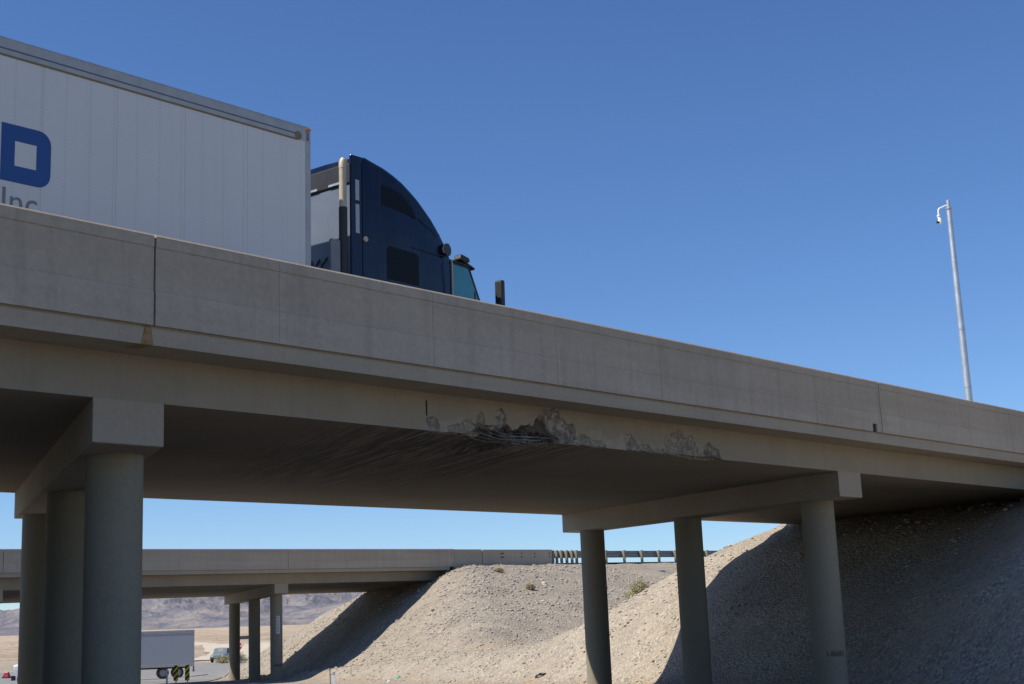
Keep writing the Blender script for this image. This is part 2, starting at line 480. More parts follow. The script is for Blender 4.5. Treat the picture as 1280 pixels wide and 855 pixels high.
# ---------------------------------------------------------------- ground, mountains, roads
def axis(segs):
    out = []
    for a, b, st in segs:
        n = max(1, int(round((b - a) / st)))
        out += list(np.linspace(a, b, n, endpoint=False))
    return np.array(out + [segs[-1][1]])
lw = axis([(-9000, -1500, 1500), (-1500, -300, 150), (-300, -60, 20), (-60, -12, 3), (-12, 18, 1.5), (18, 46, 0.33), (46, 74, 0.8), (74, 150, 4), (150, 500, 20), (500, 1500, 120), (1500, 9000, 1500)])
ll = axis([(-9000, -800, 1600), (-800, -80, 60), (-80, 24, 4), (24, 140, 0.36), (140, 240, 1.6), (240, 600, 7), (600, 1600, 40), (1600, 9000, 900)])
GW, GL = np.meshgrid(lw, ll)
GX = GW * W2[0] + GL * V2[0]; GY = GW * W2[1] + GL * V2[1]
GZ = terrain(GX, GY)
nx, ny = len(lw), len(ll)
idx = np.arange(nx * ny).reshape(ny, nx)
quads = np.stack([idx[:-1, :-1], idx[:-1, 1:], idx[1:, 1:], idx[1:, :-1]], -1).reshape(-1, 4)
def np_mesh(name, V, Q, mat, smooth=True):
    me = bpy.data.meshes.new(name)
    k = Q.shape[1]
    me.vertices.add(len(V)); me.vertices.foreach_set('co', np.asarray(V, np.float32).ravel())
    me.loops.add(Q.size); me.loops.foreach_set('vertex_index', Q.astype(np.int32).ravel())
    me.polygons.add(len(Q)); me.polygons.foreach_set('loop_start', np.arange(0, Q.size, k, dtype=np.int32))
    if smooth: me.polygons.foreach_set('use_smooth', np.ones(len(Q), bool))
    me.update(calc_edges=True); me.materials.append(mat)
    return me
ground = link('ground', np_mesh('ground', np.stack([GX, GY, GZ], -1).reshape(-1, 3), quads, m_ground))
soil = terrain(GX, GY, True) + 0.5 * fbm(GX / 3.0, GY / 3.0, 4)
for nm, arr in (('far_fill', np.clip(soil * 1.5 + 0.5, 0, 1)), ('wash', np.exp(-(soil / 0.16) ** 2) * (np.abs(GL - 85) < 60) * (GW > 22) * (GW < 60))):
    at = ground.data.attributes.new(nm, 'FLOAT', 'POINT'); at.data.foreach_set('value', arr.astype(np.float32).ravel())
tag(ground, kind='structure')

# mountains: a ridged height field three to four kilometres off
ya = np.radians(np.concatenate([np.linspace(-75, -26, 90, endpoint=False), np.linspace(-26, 2, 640, endpoint=False), np.linspace(2, 75, 130)]))
ra = np.concatenate([np.linspace(1750, 2300, 24, endpoint=False), np.linspace(2300, 3300, 170, endpoint=False), np.linspace(3300, 5600, 30)])
YA, RA = np.meshgrid(ya, ra)
MX, MY = RA * np.sin(YA), RA * np.cos(YA)
deg = np.degrees(YA)
crest = np.interp(deg, [-75, -35, -24, -19.5, -18.6, -14, -10, -6, 0, 8, 20, 40, 75], [1.2, 1.5, 1.6, 1.82, 1.98, 2.6, 2.9, 2.8, 2.5, 2.3, 2.0, 2.2, 1.4])
def ridged(x, y, o=6):
    r = 0; a = 1.0; t = 0
    for i in range(o):
        r = r + a * (1 - 4 * np.abs(vnoise(x + 31 * i, y + 7 * i))); t += a; x = x * 2.07; y = y * 2.07; a *= 0.55
    return r / t
rid = ridged(MX / 210 + 0.6 * fbm(MX / 300, MY / 300, 3), MY / 210, 6)
RB = RA + 260 * fbm(MX / 330 + 3, MY / 330, 3)
sh = np.clip((RB - 2250) / 800, 0, 1); sh = (0.55 * sh + 0.45 * sh * sh * (3 - 2 * sh))
base = 0.0213 * (RA - 145)
Hc = 3000 * np.tan(np.radians(crest)) + 1.6
MZ = base * (1 - sh) + sh * Hc * (0.93 + 0.05 * rid) + np.sin(np.clip(sh, 0, 1) * np.pi) * 26 * rid - np.clip((RA - 3400) / 1500, 0, 1) * 60 - 5 * (1 - np.clip((RA - 1750) / 300, 0, 1))
idx2 = np.arange(YA.size).reshape(YA.shape)
q2 = np.stack([idx2[:-1, :-1], idx2[:-1, 1:], idx2[1:, 1:], idx2[1:, :-1]], -1).reshape(-1, 4)
tag(link('mountains', np_mesh('mountains', np.stack([MX, MY, MZ], -1).reshape(-1, 3), q2, m_mount)), kind='structure')

def lw_pt(l, w, dz=0.0):
    x = w * W2[0] + l * V2[0]; y = w * W2[1] + l * V2[1]
    return x, y, float(terrain(x, y)) + dz
def sheet(name, edge_l, mat, dz, kind='structure', nw=12, parent=None, nl_step=3.0):
    """a strip following the ground; edge_l = [(l, w_left, w_right), ...]"""
    ls = [e[0] for e in edge_l]
    la = np.arange(ls[0], ls[-1] + 0.01, nl_step)
    wl = np.interp(la, ls, [e[1] for e in edge_l]); wr = np.interp(la, ls, [e[2] for e in edge_l])
    t = np.linspace(0, 1, nw)
    Wg = wl[:, None] * (1 - t) + wr[:, None] * t; Lg = la[:, None] + 0 * t
    X = Wg * W2[0] + Lg * V2[0]; Y = Wg * W2[1] + Lg * V2[1]
    Z = terrain(X, Y) + dz
    i = np.arange(X.size).reshape(X.shape)
    q = np.stack([i[:-1, :-1], i[:-1, 1:], i[1:, 1:], i[1:, :-1]], -1).reshape(-1, 4)
    o = link(name, np_mesh(name, np.stack([X, Y, Z], -1).reshape(-1, 3), q, mat), parent)
    if kind: tag(o, kind=kind)
    return o
road = sheet('road', [(-140, -6.0, 21.0), (-12, -6.0, 21.0), (6, -0.8, 20.4), (84, -0.8, 19.0)], m_asphalt, 0.05, nw=40, nl_step=2.0)  # unseen camera-side stretch widened and kept dark to cut bounced light
sheet('intersection', [(84.02, -0.8, 19.0), (94, 0.0, 18.4), (104, -2.0, 19.2), (114, -12, 22.0), (128, -90, 26), (165, -90, 38), (172, -90, 60), (186, -90, 70)], m_asphalt_old, 0.05, nw=40, nl_step=2.0)
m_line_w = plain('white_road_paint', (0.66, 0.65, 0.62), 0.7, 0, 0.15, 4)
m_line_y = plain('yellow_road_paint', (0.62, 0.42, 0.06), 0.7, 0, 0.15, 4)
for nm, w0, mt in (('edge_line', 4.9, m_line_w), ('edge_line', 17.1, m_line_w), ('centre_line', 10.85, m_line_y), ('centre_line', 11.1, m_line_y)):
    sheet(nm, [(-110, w0, w0 + 0.12), (84, w0, w0 + 0.12)], mt, 0.056, None, 2, road)
sheet('dark_strip', [(113.4, 16, 21.5), (113.9, 16, 21.5)], m_dark, 0.056, None, 8, road, 0.25)  # thin dark line on the pavement
# dirt tracks climbing the desert plain
def ribbon(name, pts, width, mat, dz):
    pts = np.array(pts, float); seg = []
    for a, b in zip(pts[:-1], pts[1:]):
        n = max(2, int(np.hypot(*(b - a)) / 3)); seg += [a + (b - a) * k / n for k in range(n)]
    P = np.array(seg + [pts[-1]])
    T = np.gradient(P, axis=0); T /= np.linalg.norm(T, axis=1)[:, None]; Nn = np.stack([-T[:, 1], T[:, 0]], -1)
    wv = width * (1 + 0.25 * vnoise(np.arange(len(P)) / 5.0, np.zeros(len(P))))
    t = np.linspace(-0.5, 0.5, 5)
    X = P[:, 0:1] + Nn[:, 0:1] * t * wv[:, None]; Y = P[:, 1:2] + Nn[:, 1:2] * t * wv[:, None]
    Z = terrain(X, Y) + dz
    i = np.arange(X.size).reshape(X.shape)
    q = np.stack([i[:-1, :-1], i[:-1, 1:], i[1:, 1:], i[1:, :-1]], -1).reshape(-1, 4)
    return tag(link(name, np_mesh(name, np.stack([X, Y, Z], -1).reshape(-1, 3), q, mat)), kind='structure')

# ---------------------------------------------------------------- bridges
def text_mesh(txt, size, mat, name='lettering', extrude=0.003):
    c = bpy.data.curves.new(name, 'FONT'); c.body = txt; c.size = size; c.extrude = extrude; c.resolution_u = 3
    o = bpy.data.objects.new(name, c); COL.objects.link(o)
    dg = bpy.context.evaluated_depsgraph_get(); dg.update()
    me = bpy.data.meshes.new_from_object(o.evaluated_get(dg))
    bpy.data.objects.remove(o, do_unlink=True)
    me.name = name; me.materials.clear(); me.materials.append(mat)
    return me

def wrap_on_column(me, cx, cy, r, ang0, z0, squash=1.0):
    """bend flat text (x right, y up) round an upright cylinder; ang0 = direction of the text's left end"""
    for v in me.vertices:
        a = ang0 + v.co.x * squash / r
        rr = r + 0.002 + v.co.z
        v.co = (cx + rr * math.cos(a), cy + rr * math.sin(a), z0 + v.co.y)
    return me

def smoothstep(a, b, x):
    t = np.clip((x - a) / (b - a), 0, 1); return t * t * (3 - 2 * t)

DMG0, DMG1, DMGD = 4.0, 15.6, 2.8
def damaged_edge(B, loc):
    """fine strip of girder face and soffit with the struck, broken corner"""
    st = 0.022
    ts = np.linspace(DMG0, DMG1, int((DMG1 - DMG0) / st) + 1)
    qs = np.concatenate([np.linspace(0, B.hg, 30), B.hg + np.linspace(0, DMGD, 128)[1:]])
    T, Q = np.meshgrid(ts, qs)
    D = np.maximum(0, Q - B.hg); Z = np.maximum(0, B.hg - Q)
    tv = T - D * (B.vu / B.vd)
    n1 = fbm(T / 0.30, (Q + 3) / 0.30, 5); n2 = fbm(T / 0.09 + 40, Q / 0.09, 4)
    drag = fbm(tv / 0.07 + 11, D / 1.3, 4)
    dep = np.zeros_like(T); sp = np.zeros_like(T); pa = np.zeros_like(T)
    n0 = fbm(T / 0.42 + 7, (Q + 9) / 0.42, 3)
    def blob(tc, zc, rt, rz, d, lo=0.62, soft=0.07, k=1.0):
        r = np.sqrt(((T - tc) / rt) ** 2 + (((-Q + B.hg) - zc) / rz) ** 2) + 0.55 * n0 + 0.22 * n2
        m = 1 - smoothstep(lo, lo + soft, r)
        inner = 1 - smoothstep(0.1, lo + soft, r)
        np.maximum(sp, k * m, out=sp); np.maximum(dep, d * (0.35 * m + 0.65 * inner) * (0.75 + 0.5 * (n2 + 0.5)), out=dep)
    # main gouge: face part, corner, and the tail scraped along the soffit with the traffic
    blob(7.95, 0.02, 2.15, 0.30, 0.10)
    blob(8.35, 0.00, 1.60, 0.46, 0.40)
    blob(8.60, -0.30, 1.30, 0.60, 0.45)
    blob(7.70, -0.05, 1.10, 0.30, 0.32)
    blob(7.62, 0.30, 0.22, 0.34, 0.05)
    blob(9.10, 0.24, 0.62, 0.50, 0.06)
    blob(9.50, 0.14, 0.36, 0.34, 0.05)
    tail = smoothstep(7.0, 7.3, tv + 0.2 * n1) * (1 - smoothstep(7.9, 8.5, tv + 0.3 * n1)) * smoothstep(0.0, 0.3, D) * (1 - smoothstep(1.3, 2.5, D + 0.6 * n1))
    dep = np.maximum(dep, tail * 0.09 * (0.5 + 1.3 * np.clip(drag + 0.4, 0, 1))); sp = np.maximum(sp, 0.6 * tail * np.clip(0.35 + drag, 0, 1))
    # lesser chips along the arris
    for tc, zc, rt, rz, d in ((5.92, 0.10, 0.28, 0.26, 0.025), (6.60, 0.05, 0.75, 0.22, 0.03), (6.75, 0.14, 0.40, 0.24, 0.02), (7.1, 0.26, 0.15, 0.26, 0.02), (6.3, -0.08, 0.7, 0.16, 0.03), (9.95, 0.07, 0.40, 0.22, 0.025), (10.4, 0.03, 0.35, 0.14, 0.02),
                              (11.45, 0.08, 0.22, 0.25, 0.022), (11.9, 0.04, 0.30, 0.14, 0.02), (12.7, 0.22, 0.18, 0.30, 0.02), (13.2, 0.14, 0.75, 0.42, 0.045), (12.9, 0.02, 0.9, 0.14, 0.03), (14.3, 0.08, 0.42, 0.36, 0.09), (14.1, -0.14, 0.6, 0.26, 0.08)):
        blob(tc, zc, rt, rz, d, k=0.8)
    scr = smoothstep(0.12, 0.5, drag) * (1 - smoothstep(8.9, 10.0, tv)) * smoothstep(4.2, 6.0, tv) * smoothstep(0.05, 0.4, D)
    dep = np.maximum(dep, 0.006 * scr); sp = np.maximum(sp, 0.30 * scr * (D > 0))
    band = (D == 0) * smoothstep(5.6, 6.0, T) * (1 - smoothstep(13.0, 14.8, T)) * (1 - smoothstep(0.14, 0.30, Z + 0.25 * n1 + 0.03))
    gap = smoothstep(6.6, 7.0, T) * (1 - smoothstep(9.3, 9.6, T))
    pa = 0.7 * band * (1 - sp) * (0.75 + 0.25 * np.sign(n2)) * (1 - 0.8 * gap)
    smear_shade = np.clip(np.maximum(tail * smoothstep(-0.25, 0.15, drag), smoothstep(0.05, 0.13, dep)) * 0.95, 0, 1)  # black drag smear, plus shade of the hollow painted in by depth
    edge = np.minimum(smoothstep(DMG0, DMG0 + 0.2, T), 1 - smoothstep(DMG1 - 0.2, DMG1, T)) * (1 - smoothstep(DMGD - 0.2, DMGD, D)) * smoothstep(0.0, 0.05, Q)
    dep = dep * edge
    dep = dep + edge * sp * (0.030 * np.clip(fbm(T / 0.11 + 90, Q / 0.11, 3) + 0.4, 0, 1) + 0.018 * (vnoise(T / 0.045, Q / 0.045) + 0.5))
    wf = np.clip(0.5 + (Z - D) / 0.30, 0, 1)             # 1 = pushed back into the face, 0 = pushed up into the soffit
    P = np.empty(T.shape + (3,))
    dd = D + dep * wf; zz = Z + dep * (1 - wf)
    P[..., 0] = B.P0[0] + B.u[0] * T - B.n[0] * dd - loc[0]
    P[..., 1] = B.P0[1] + B.u[1] * T - B.n[1] * dd - loc[1]
    P[..., 2] = B.P0[2] + B.g * T + B.cs * dd + zz - loc[2]
    i = np.arange(T.size).reshape(T.shape)
    q = np.stack([i[:-1, :-1], i[:-1, 1:], i[1:, 1:], i[1:, :-1]], -1).reshape(-1, 4)
    return P.reshape(-1, 3), q, sp.ravel(), pa.ravel(), smear_shade.ravel()

def make_bridge(B, root, bents, t_end, joints, faint, damage):
    loc = np.array(root.location)
    def P(t, d, z): q = B.p(t, d, z); return (q[0] - loc[0], q[1] - loc[1], q[2] - loc[2])
    def K(t, d, z): return P(t + d * B.vu / B.vd, d, z)     # ends cut on the skew
    t0, t1 = t_end
    W, hg, ob = B.W, B.hg, B.ob
    # box girder
    prof = [(0, 0), (0, hg), (W, hg), (W, 0)]
    if damage:
        mb = MB()
        a = [K(t0, d, z) for d, z in prof]; b = [P(DMG0, d, z) for d, z in prof]
        mb.hexa([a[0], b[0], b[3], a[3], a[1], b[1], b[2], a[2]])
        a = [P(DMG1, d, z) for d, z in prof]; b = [K(t1, d, z) for d, z in prof]
        mb.hexa([a[0], b[0], b[3], a[3], a[1], b[1], b[2], a[2]])
        mb.extrude([(0.6, hg), (W, hg), (W, 0), (DMGD, 0)], DMG0, DMG1, P, closed=False)
        V, q, sp, pa, smear_sh = damaged_edge(B, loc)
        base = len(mb.v); mb.add(V.tolist(), q.tolist())
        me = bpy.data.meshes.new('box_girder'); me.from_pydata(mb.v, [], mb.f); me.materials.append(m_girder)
        for nm, arr in (('spall', sp), ('patch', pa), ('smear_shade', smear_sh)):
            at = me.attributes.new(nm, 'FLOAT', 'POINT'); full = np.zeros(len(mb.v), np.float32); full[base:] = arr
            at.data.foreach_set('value', full)
        girder = link('box_girder', me, root)
        # bared strands hanging across the broken corner
        for k in range(17):
            ta = rnd.uniform(6.9, 7.9); tb = rnd.uniform(8.7, 9.6)
            d0 = rnd.uniform(0.04, 0.60); z0 = rnd.uniform(0.0, 0.20) * (1 - d0); sag = rnd.uniform(0.0, 0.05)
            pts = []
            for j in range(11):
                f = j / 10
                lift = 0.12 * (2 * f - 1) ** 4
                pts.append(P(ta + (tb - ta) * f, d0 + 0.03 * math.sin(f * 5 + k * 1.7) + lift * 0.5, z0 + 0.02 * math.sin(f * 7 + k) - sag * math.sin(math.pi * f) + lift))
            m = MB(); m.tube(pts, rnd.choice((0.007, 0.009, 0.013)), 6); m.build('reinforcing_bar', m_bar, girder, smooth=True)
        for k in range(7):
            ta = rnd.uniform(7.4, 9.3); m = MB()
            m.tube([P(ta, 0.10, 0.20), P(ta + 0.02, 0.03, 0.10), P(ta + 0.10, 0.05, -0.02 - 0.05 * rnd.random()), P(ta + 0.22, 0.16, -0.03)], 0.008, 6)
            m.build('reinforcing_bar', m_bar, girder, smooth=True)
        # saw-cut slot in the girder face
        m = MB(); m.hexa([P(5.74, -0.003, 0.245), P(5.775, -0.003, 0.245), P(5.775, 0.02, 0.245), P(5.74, 0.02, 0.245), P(5.74, -0.003, 0.50), P(5.775, -0.003, 0.50), P(5.775, 0.02, 0.50), P(5.74, 0.02, 0.50)])
        m.build('slot', m_dark, girder)
    else:
        mb = MB(); mb.extrude(prof, t0, t1, K)
        girder = mb.build('box_girder', m_girder, root)
    # deck slab with overhangs
    zt = 1.095
    o2 = ob - 0.04
    mb = MB()
    half = [(-0.001, hg + 0.003), (-o2, B.zf), (-o2, B.zb1 - 0.035), (-o2 + 0.03, B.zb1 - 0.03), (-o2 + 0.03, zt)]
    prof = half + [(W - d, z) for d, z in reversed(half)]
    mb.extrude(prof, t0 - 0.4, t1 + 0.4, K)
    slab = mb.build('deck_slab', m_fascia, root)
    m = MB(); m.extrude([(-0.40, zt + 0.004), (W + 0.40, zt + 0.004)], t0 - 0.4, t1 + 0.4, K, closed=False); m.build('road_surface', m_asphalt, slab)
    # parapets: cast panels on a recessed core
    z1, z2 = B.zb1, B.zb2
    def parapet(front):
        f = (lambda t, d, z: P(t, d, z)) if front else (lambda t, d, z: P(t, W - d, z))
        cuts = sorted([(j, 0.016) for j in joints] + [(j, 0.003) for j in faint] + [(t0 - 0.4 + (0 if front else W * B.vu / B.vd), 0.0), (t1 + 0.4 + (0 if front else W * B.vu / B.vd), 0.0)])
        if not front: cuts = [c for c in cuts if c[0] >= t0 - 0.4 + W * B.vu / B.vd]
        if front: cuts = [c for c in cuts if c[0] <= t1 + 0.4]
        zm, zt2 = z2 - 0.77, z2 - 0.185
        outer_lo = [(-ob, z1), (-ob, zm - 0.012)]
        prof = [(-ob, z1), (-ob, zm - 0.010), (-ob + 0.009, zm), (-ob + 0.006, zt2 - 0.012), (-ob + 0.014, zt2), (-ob - 0.002, zt2 + 0.012), (-ob - 0.002, z2 - 0.03), (-ob + 0.026, z2), (-ob + 0.21, z2), (-ob + 0.235, z2 - 0.03), (-ob + 0.26, z1 + 0.42), (-ob + 0.42, z1 + 0.22), (-ob + 0.44, z1)]
        core = [(-ob + 0.05, z1 + 0.01), (-ob + 0.05, z2 - 0.06), (-ob + 0.18, z2 - 0.06), (-ob + 0.36, z1 + 0.01)]
        m = MB(); m.extrude(core, cuts[0][0], cuts[-1][0], f); m.build('barrier_core', m_dark, root)
        for (a, ga), (b, gb) in zip(cuts[:-1], cuts[1:]):
            if b - a < 0.1: continue
            m = MB(); n = len(prof)
            a2, b2 = a + ga, b - gb
            segs = [(a2, b2, z1)]
            if damage and front and abs(b - 20.42) < 0.01:
                segs = [(a2, 19.94, z1), (19.94, 20.16, z1 + 0.19), (20.16, b2, z1)]
            for sa, sb, zb in segs:
                pr = [(d, max(z, zb)) for d, z in prof]
                vs = [f(sa, d, z) for d, z in pr] + [f(sb, d, z) for d, z in pr]
                fs = [(i, (i + 1) % n, n + (i + 1) % n, n + i) for i in range(n)] + [tuple(range(n)), tuple(range(2 * n - 1, n - 1, -1))]
                base = len(m.v); m.v += vs; m.f += [tuple(base + q for q in F) for F in fs]
                m.m += [1 if i in (0,) else 0 for i in range(n)] + [0, 0]
            m.build('barrier_panel', [m_barrier, m_barrier_low], root)
    parapet(True); parapet(False)
    if damage:
        m = MB(); c = [(t, d, z) for z in (z1 + 0.004, z1 + 0.185) for (t, d) in ((19.945, -ob + 0.045), (20.155, -ob + 0.045), (20.155, -ob + 0.2), (19.945, -ob + 0.2))]
        m.hexa([P(*q) for q in c]); m.build('drain_opening', m_dark, root)
        m = MB(); m.hexa([P(*q) for q in [(-0.43, -ob + 0.03, B.zf - 0.004), (-0.24, -ob + 0.03, B.zf - 0.004), (-0.24, -0.5, B.zf), (-0.43, -0.5, B.zf), (-0.38, -ob + 0.032, z1 - 0.02), (-0.27, -ob + 0.032, z1 - 0.02), (-0.27, -0.5, z1 - 0.02), (-0.38, -0.5, z1 - 0.02)]])
        m.build('joint_filler', m_rust, slab, bevel=0.01)
    # bents
    for tb in bents:
        h = B.wc / 2
        def C(t, e, z): q = B.k(t, e, z); return (q[0] - loc[0], q[1] - loc[1], q[2] - loc[2])
        m = MB()
        e0, e1 = 0.001, B.Lc
        m.hexa([C(tb - h, e0, -B.hc), C(tb + h, e0, -B.hc), C(tb + h, e1, -B.hc), C(tb - h, e1, -B.hc), C(tb - h, e0, 0.02), C(tb + h, e0, 0.02), C(tb + h, e1, 0.02), C(tb - h, e1, 0.02)])
        cap = m.build('bent_cap', m_cap, root, bevel=0.018, seg=2)
        for e in B.cols:
            top = C(tb, e, -B.hc + 0.05)
            gz = float(terrain(top[0] + loc[0], top[1] + loc[1])) - 0.5 - loc[2]
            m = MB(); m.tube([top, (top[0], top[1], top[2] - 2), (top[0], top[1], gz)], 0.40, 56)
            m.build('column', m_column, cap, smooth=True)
    for te, sg in ((t0, -1), (t1, 1)):
        m = MB()
        a, b = (te - 1.0, te) if sg < 0 else (te, te + 1.0)
        m.hexa([K(a, -0.5, -2.2), K(b, -0.5, -2.2), K(b, W + 0.5, -2.2), K(a, W + 0.5, -2.2), K(a, -0.5, hg - 0.02), K(b, -0.5, hg - 0.02), K(b, W + 0.5, hg - 0.02), K(a, W + 0.5, hg - 0.02)])
        m.build('abutment', m_cap, root)
    return girder

near = thing('overpass_bridge', 'nearer concrete highway overpass with a broken, scraped girder edge over the middle span', 'bridge', (NEAR.P0[0], NEAR.P0[1], 0.0))
make_bridge(NEAR, near, (0.0, 20.297), (-14.9, 35.2), (-0.25, 20.42), (-9.5, -6.4, -3.35, 1.87, 5.03, 8.15, 11.3, 14.5, 17.5, 23.6, 26.8, 30, 33.2, 36.4, 39.5), True)
far = thing('overpass_bridge', 'farther parallel concrete overpass, intact, seen beneath the near one', 'bridge', (FAR.P0[0], FAR.P0[1], 0.0))
make_bridge(FAR, far, (0.0, -20.3), (-35.2, 15.2), (-20.3, -0.2), (-32, -28, -24, -16.2, -12.2, -8.2, -4.2, 3.8, 7.8, 11.8, 20, 24), False)

# stencilled bridge number, right near column
def col_xy(B, t, e): q = B.k(t, e, 0); return q[0], q[1]
cx, cy = col_xy(NEAR, 20.297, NEAR.cols[0])
cap2 = [o for o in bpy.data.objects if o.name.startswith('bent_cap') and o.parent == near][1]
face = math.atan2(-cy, -cx)
me = text_mesh('I-8685', 0.185, m_stencil, 'stencilled_number', 0.001)
link('stencilled_number', wrap_on_column(me, cx - near.location.x, cy - near.location.y, 0.40, face - 0.18, 1.06, 0.98), cap2)

# far bridge: end block, transition barrier and column markings
def FP(t, d, z, loc=far.location): q = FAR.p(t, d, z); return (q[0] - loc[0], q[1] - loc[1], q[2] - loc[2])
zt2 = FAR.zb2
for a, b, top, m_ in ((15.62, 18.62, zt2 - 0.03, m_barrier), (18.70, 26.95, zt2 - 0.05, m_barrier_low)):
    m = MB(); m.extrude([(-0.93, 0.55), (-0.93, top), (-0.68, top), (-0.62, 0.55)], a, b, FP); seg = m.build('transition_barrier', m_, far, bevel=0.02)
for t in (20.8, 21.1, 20.95, 23.2, 24.8, 26.6):
    for z in (zt2 - 0.35, zt2 - 0.62):
        m = MB(); m.tube([FP(t, -0.94, z), FP(t, -0.90, z)], 0.06, 10); m.build('bolt', m_dark, seg)
def NP(t, d, z): q = NEAR.p(t, d, z); return (q[0] - near.location.x, q[1] - near.location.y, q[2] - near.location.z)
for a, b in ((35.66, 40.0), (40.06, 46.0), (46.06, 52.0)):
    m = MB(); m.extrude([(-0.93, 0.45), (-0.93, NEAR.zb2 - 0.03), (-0.68, NEAR.zb2 - 0.03), (-0.62, 0.45)], a, b, NP); m.build('transition_barrier', m_barrier, near, bevel=0.02)
fcap = [o for o in bpy.data.objects if o.name.startswith('bent_cap') and o.parent == far][0]
cx, cy = col_xy(FAR, 0.0, FAR.cols[0]); fa = math.atan2(-cy, -cx)
m_panel = plain('pale_marker_panel', (0.60, 0.60, 0.57), 0.7, 0, 0.06)
m = MB()
na = 6
vs = []
for k in range(na + 1):
    a = fa - 0.05 + 0.62 * k / na
    for rr in (0.402, 0.412):
        for z in (3.02, 4.16): vs.append((cx - far.location.x + rr * math.cos(a), cy - far.location.y + rr * math.sin(a), z))
fs = []
for k in range(na):
    b = 4 * k
    fs += [(b + 2, b + 6, b + 7, b + 3), (b, b + 1, b + 5, b + 4), (b + 1, b + 3, b + 7, b + 5), (b, b + 4, b + 6, b + 2)]
fs += [(0, 2, 3, 1), (4 * na, 4 * na + 1, 4 * na + 3, 4 * na + 2)]
m.add(vs, fs); pn = m.build('marker_panel', m_panel, fcap)
m = MB()
for k in range(5):
    z = 3.12 + k * 0.205
    for da, w_, h_ in ((0.16, 0.05, 0.15), (0.34, 0.05, 0.15), (0.25, 0.14, 0.03), (0.25, 0.14, 0.02)):
        a = fa - 0.05 + da; zc = z + (0.0 if w_ < 0.1 else (0.06 if h_ > 0.025 else 0.13))
        a0, a1 = a - w_ / 0.8, a + w_ / 0.8
        m.add([(cx - far.location.x + 0.4135 * math.cos(q), cy - far.location.y + 0.4135 * math.sin(q), zz) for q, zz in ((a0, zc), (a1, zc), (a1, zc + h_), (a0, zc + h_))], [(0, 1, 2, 3)])
m.build('faded_characters', plain('faded_grey_paint', (0.26, 0.26, 0.26), 0.8), pn)
me = text_mesh('I-8685', 0.26, m_stencil, 'stencilled_number', 0.001)
link('stencilled_number', wrap_on_column(me, cx - far.location.x, cy - far.location.y, 0.40, fa - 0.62, 0.93, 1.05), fcap)

# highway surface on the approach fills
def approach(B, t0, t1):
    m = MB(); ts = list(np.linspace(t0, t1, 12))
    m.extrude([(-0.4, 1.09), (B.W + 0.4, 1.09)], ts, None, lambda t, d, z: B.p(t + d * B.vu / B.vd, d, z), closed=False)
    tag(m.build('highway', m_asphalt), kind='structure')
approach(NEAR, 35.62, 180); approach(NEAR, -160, -15.32); approach(FAR, 15.62, 180); approach(FAR, -180, -35.62)

# ---------------------------------------------------------------- guardrail beyond the far bridge
gr = thing('guardrail', 'steel guardrail on closely then widely spaced posts beyond the far bridge', 'guardrail', tuple(FAR.p(27.0, -0.9, 0.9)))
def GP(t, d, z): return FP(t, d, z, gr.location)
post_me = None
for t in [27.1, 27.6, 28.2, 28.87, 29.55, 30.15] + [31.55 + 2.55 * k for k in range(9)]:
    m = MB()
    c = [(t + a * 0.09, d) for a, d in ((-1, -0.95), (1, -0.95), (1, -0.78), (-1, -0.78))]
    m.hexa([GP(a, d, 0.6) for a, d in c] + [GP(a, d, 2.06 + 0.0 * a) for a, d in c])
    m.build('post', m_wood, gr, bevel=0.008)
    m = MB(); c = [(t + a * 0.07, d) for a, d in ((-1, -0.777), (1, -0.777), (1, -0.62), (-1, -0.62))]
    m.hexa([GP(a, d, 1.50) for a, d in c] + [GP(a, d, 2.02) for a, d in c]); m.build('blockout', m_wood, gr)
m = MB()
pr = [(-0.62, 1.47), (-0.55, 1.53), (-0.53, 1.60), (-0.61, 1.67), (-0.61, 1.72), (-0.53, 1.78), (-0.61, 1.85), (-0.61, 1.88), (-0.54, 1.95), (-0.62, 2.03)]
pr = pr + [(d + 0.012, z) for d, z in reversed(pr)]
m.extrude(pr, [26.6 + 1.3 * k for k in range(22)], None, GP); m.build('rail', m_rail, gr, smooth=True)

# ---------------------------------------------------------------- wheels shared by the vehicles
def wheel(parent, x, y, r, wd, name='wheel'):
    m = MB(); n = 24
    pr = [(r * 0.60, -wd / 2), (r * 0.93, -wd / 2), (r, -wd * 0.36), (r, wd * 0.36), (r * 0.93, wd / 2), (r * 0.60, wd / 2)]
    for k in range(n):
        a0, a1 = 2 * math.pi * k / n, 2 * math.pi * (k + 1) / n
        for (ra, ya), (rb, yb) in zip(pr, pr[1:] + pr[:1]):
            m.add([(x + ra * math.cos(a0), y + ya, r + ra * math.sin(a0)), (x + ra * math.cos(a1), y + ya, r + ra * math.sin(a1)), (x + rb * math.cos(a1), y + yb, r + rb * math.sin(a1)), (x + rb * math.cos(a0), y + yb, r + rb * math.sin(a0))], [(0, 1, 2, 3)])
    w = m.build(name, m_tyre, parent, smooth=True)
    m = MB(); m.tube([(x, y - wd * 0.36, r), (x, y + wd * 0.36, r)], r * 0.59, 24); m.tube([(x, y - wd * 0.44, r), (x, y + wd * 0.44, r)], r * 0.22, 14)
    m.build('rim', m_rim, w, smooth=True)
    return w

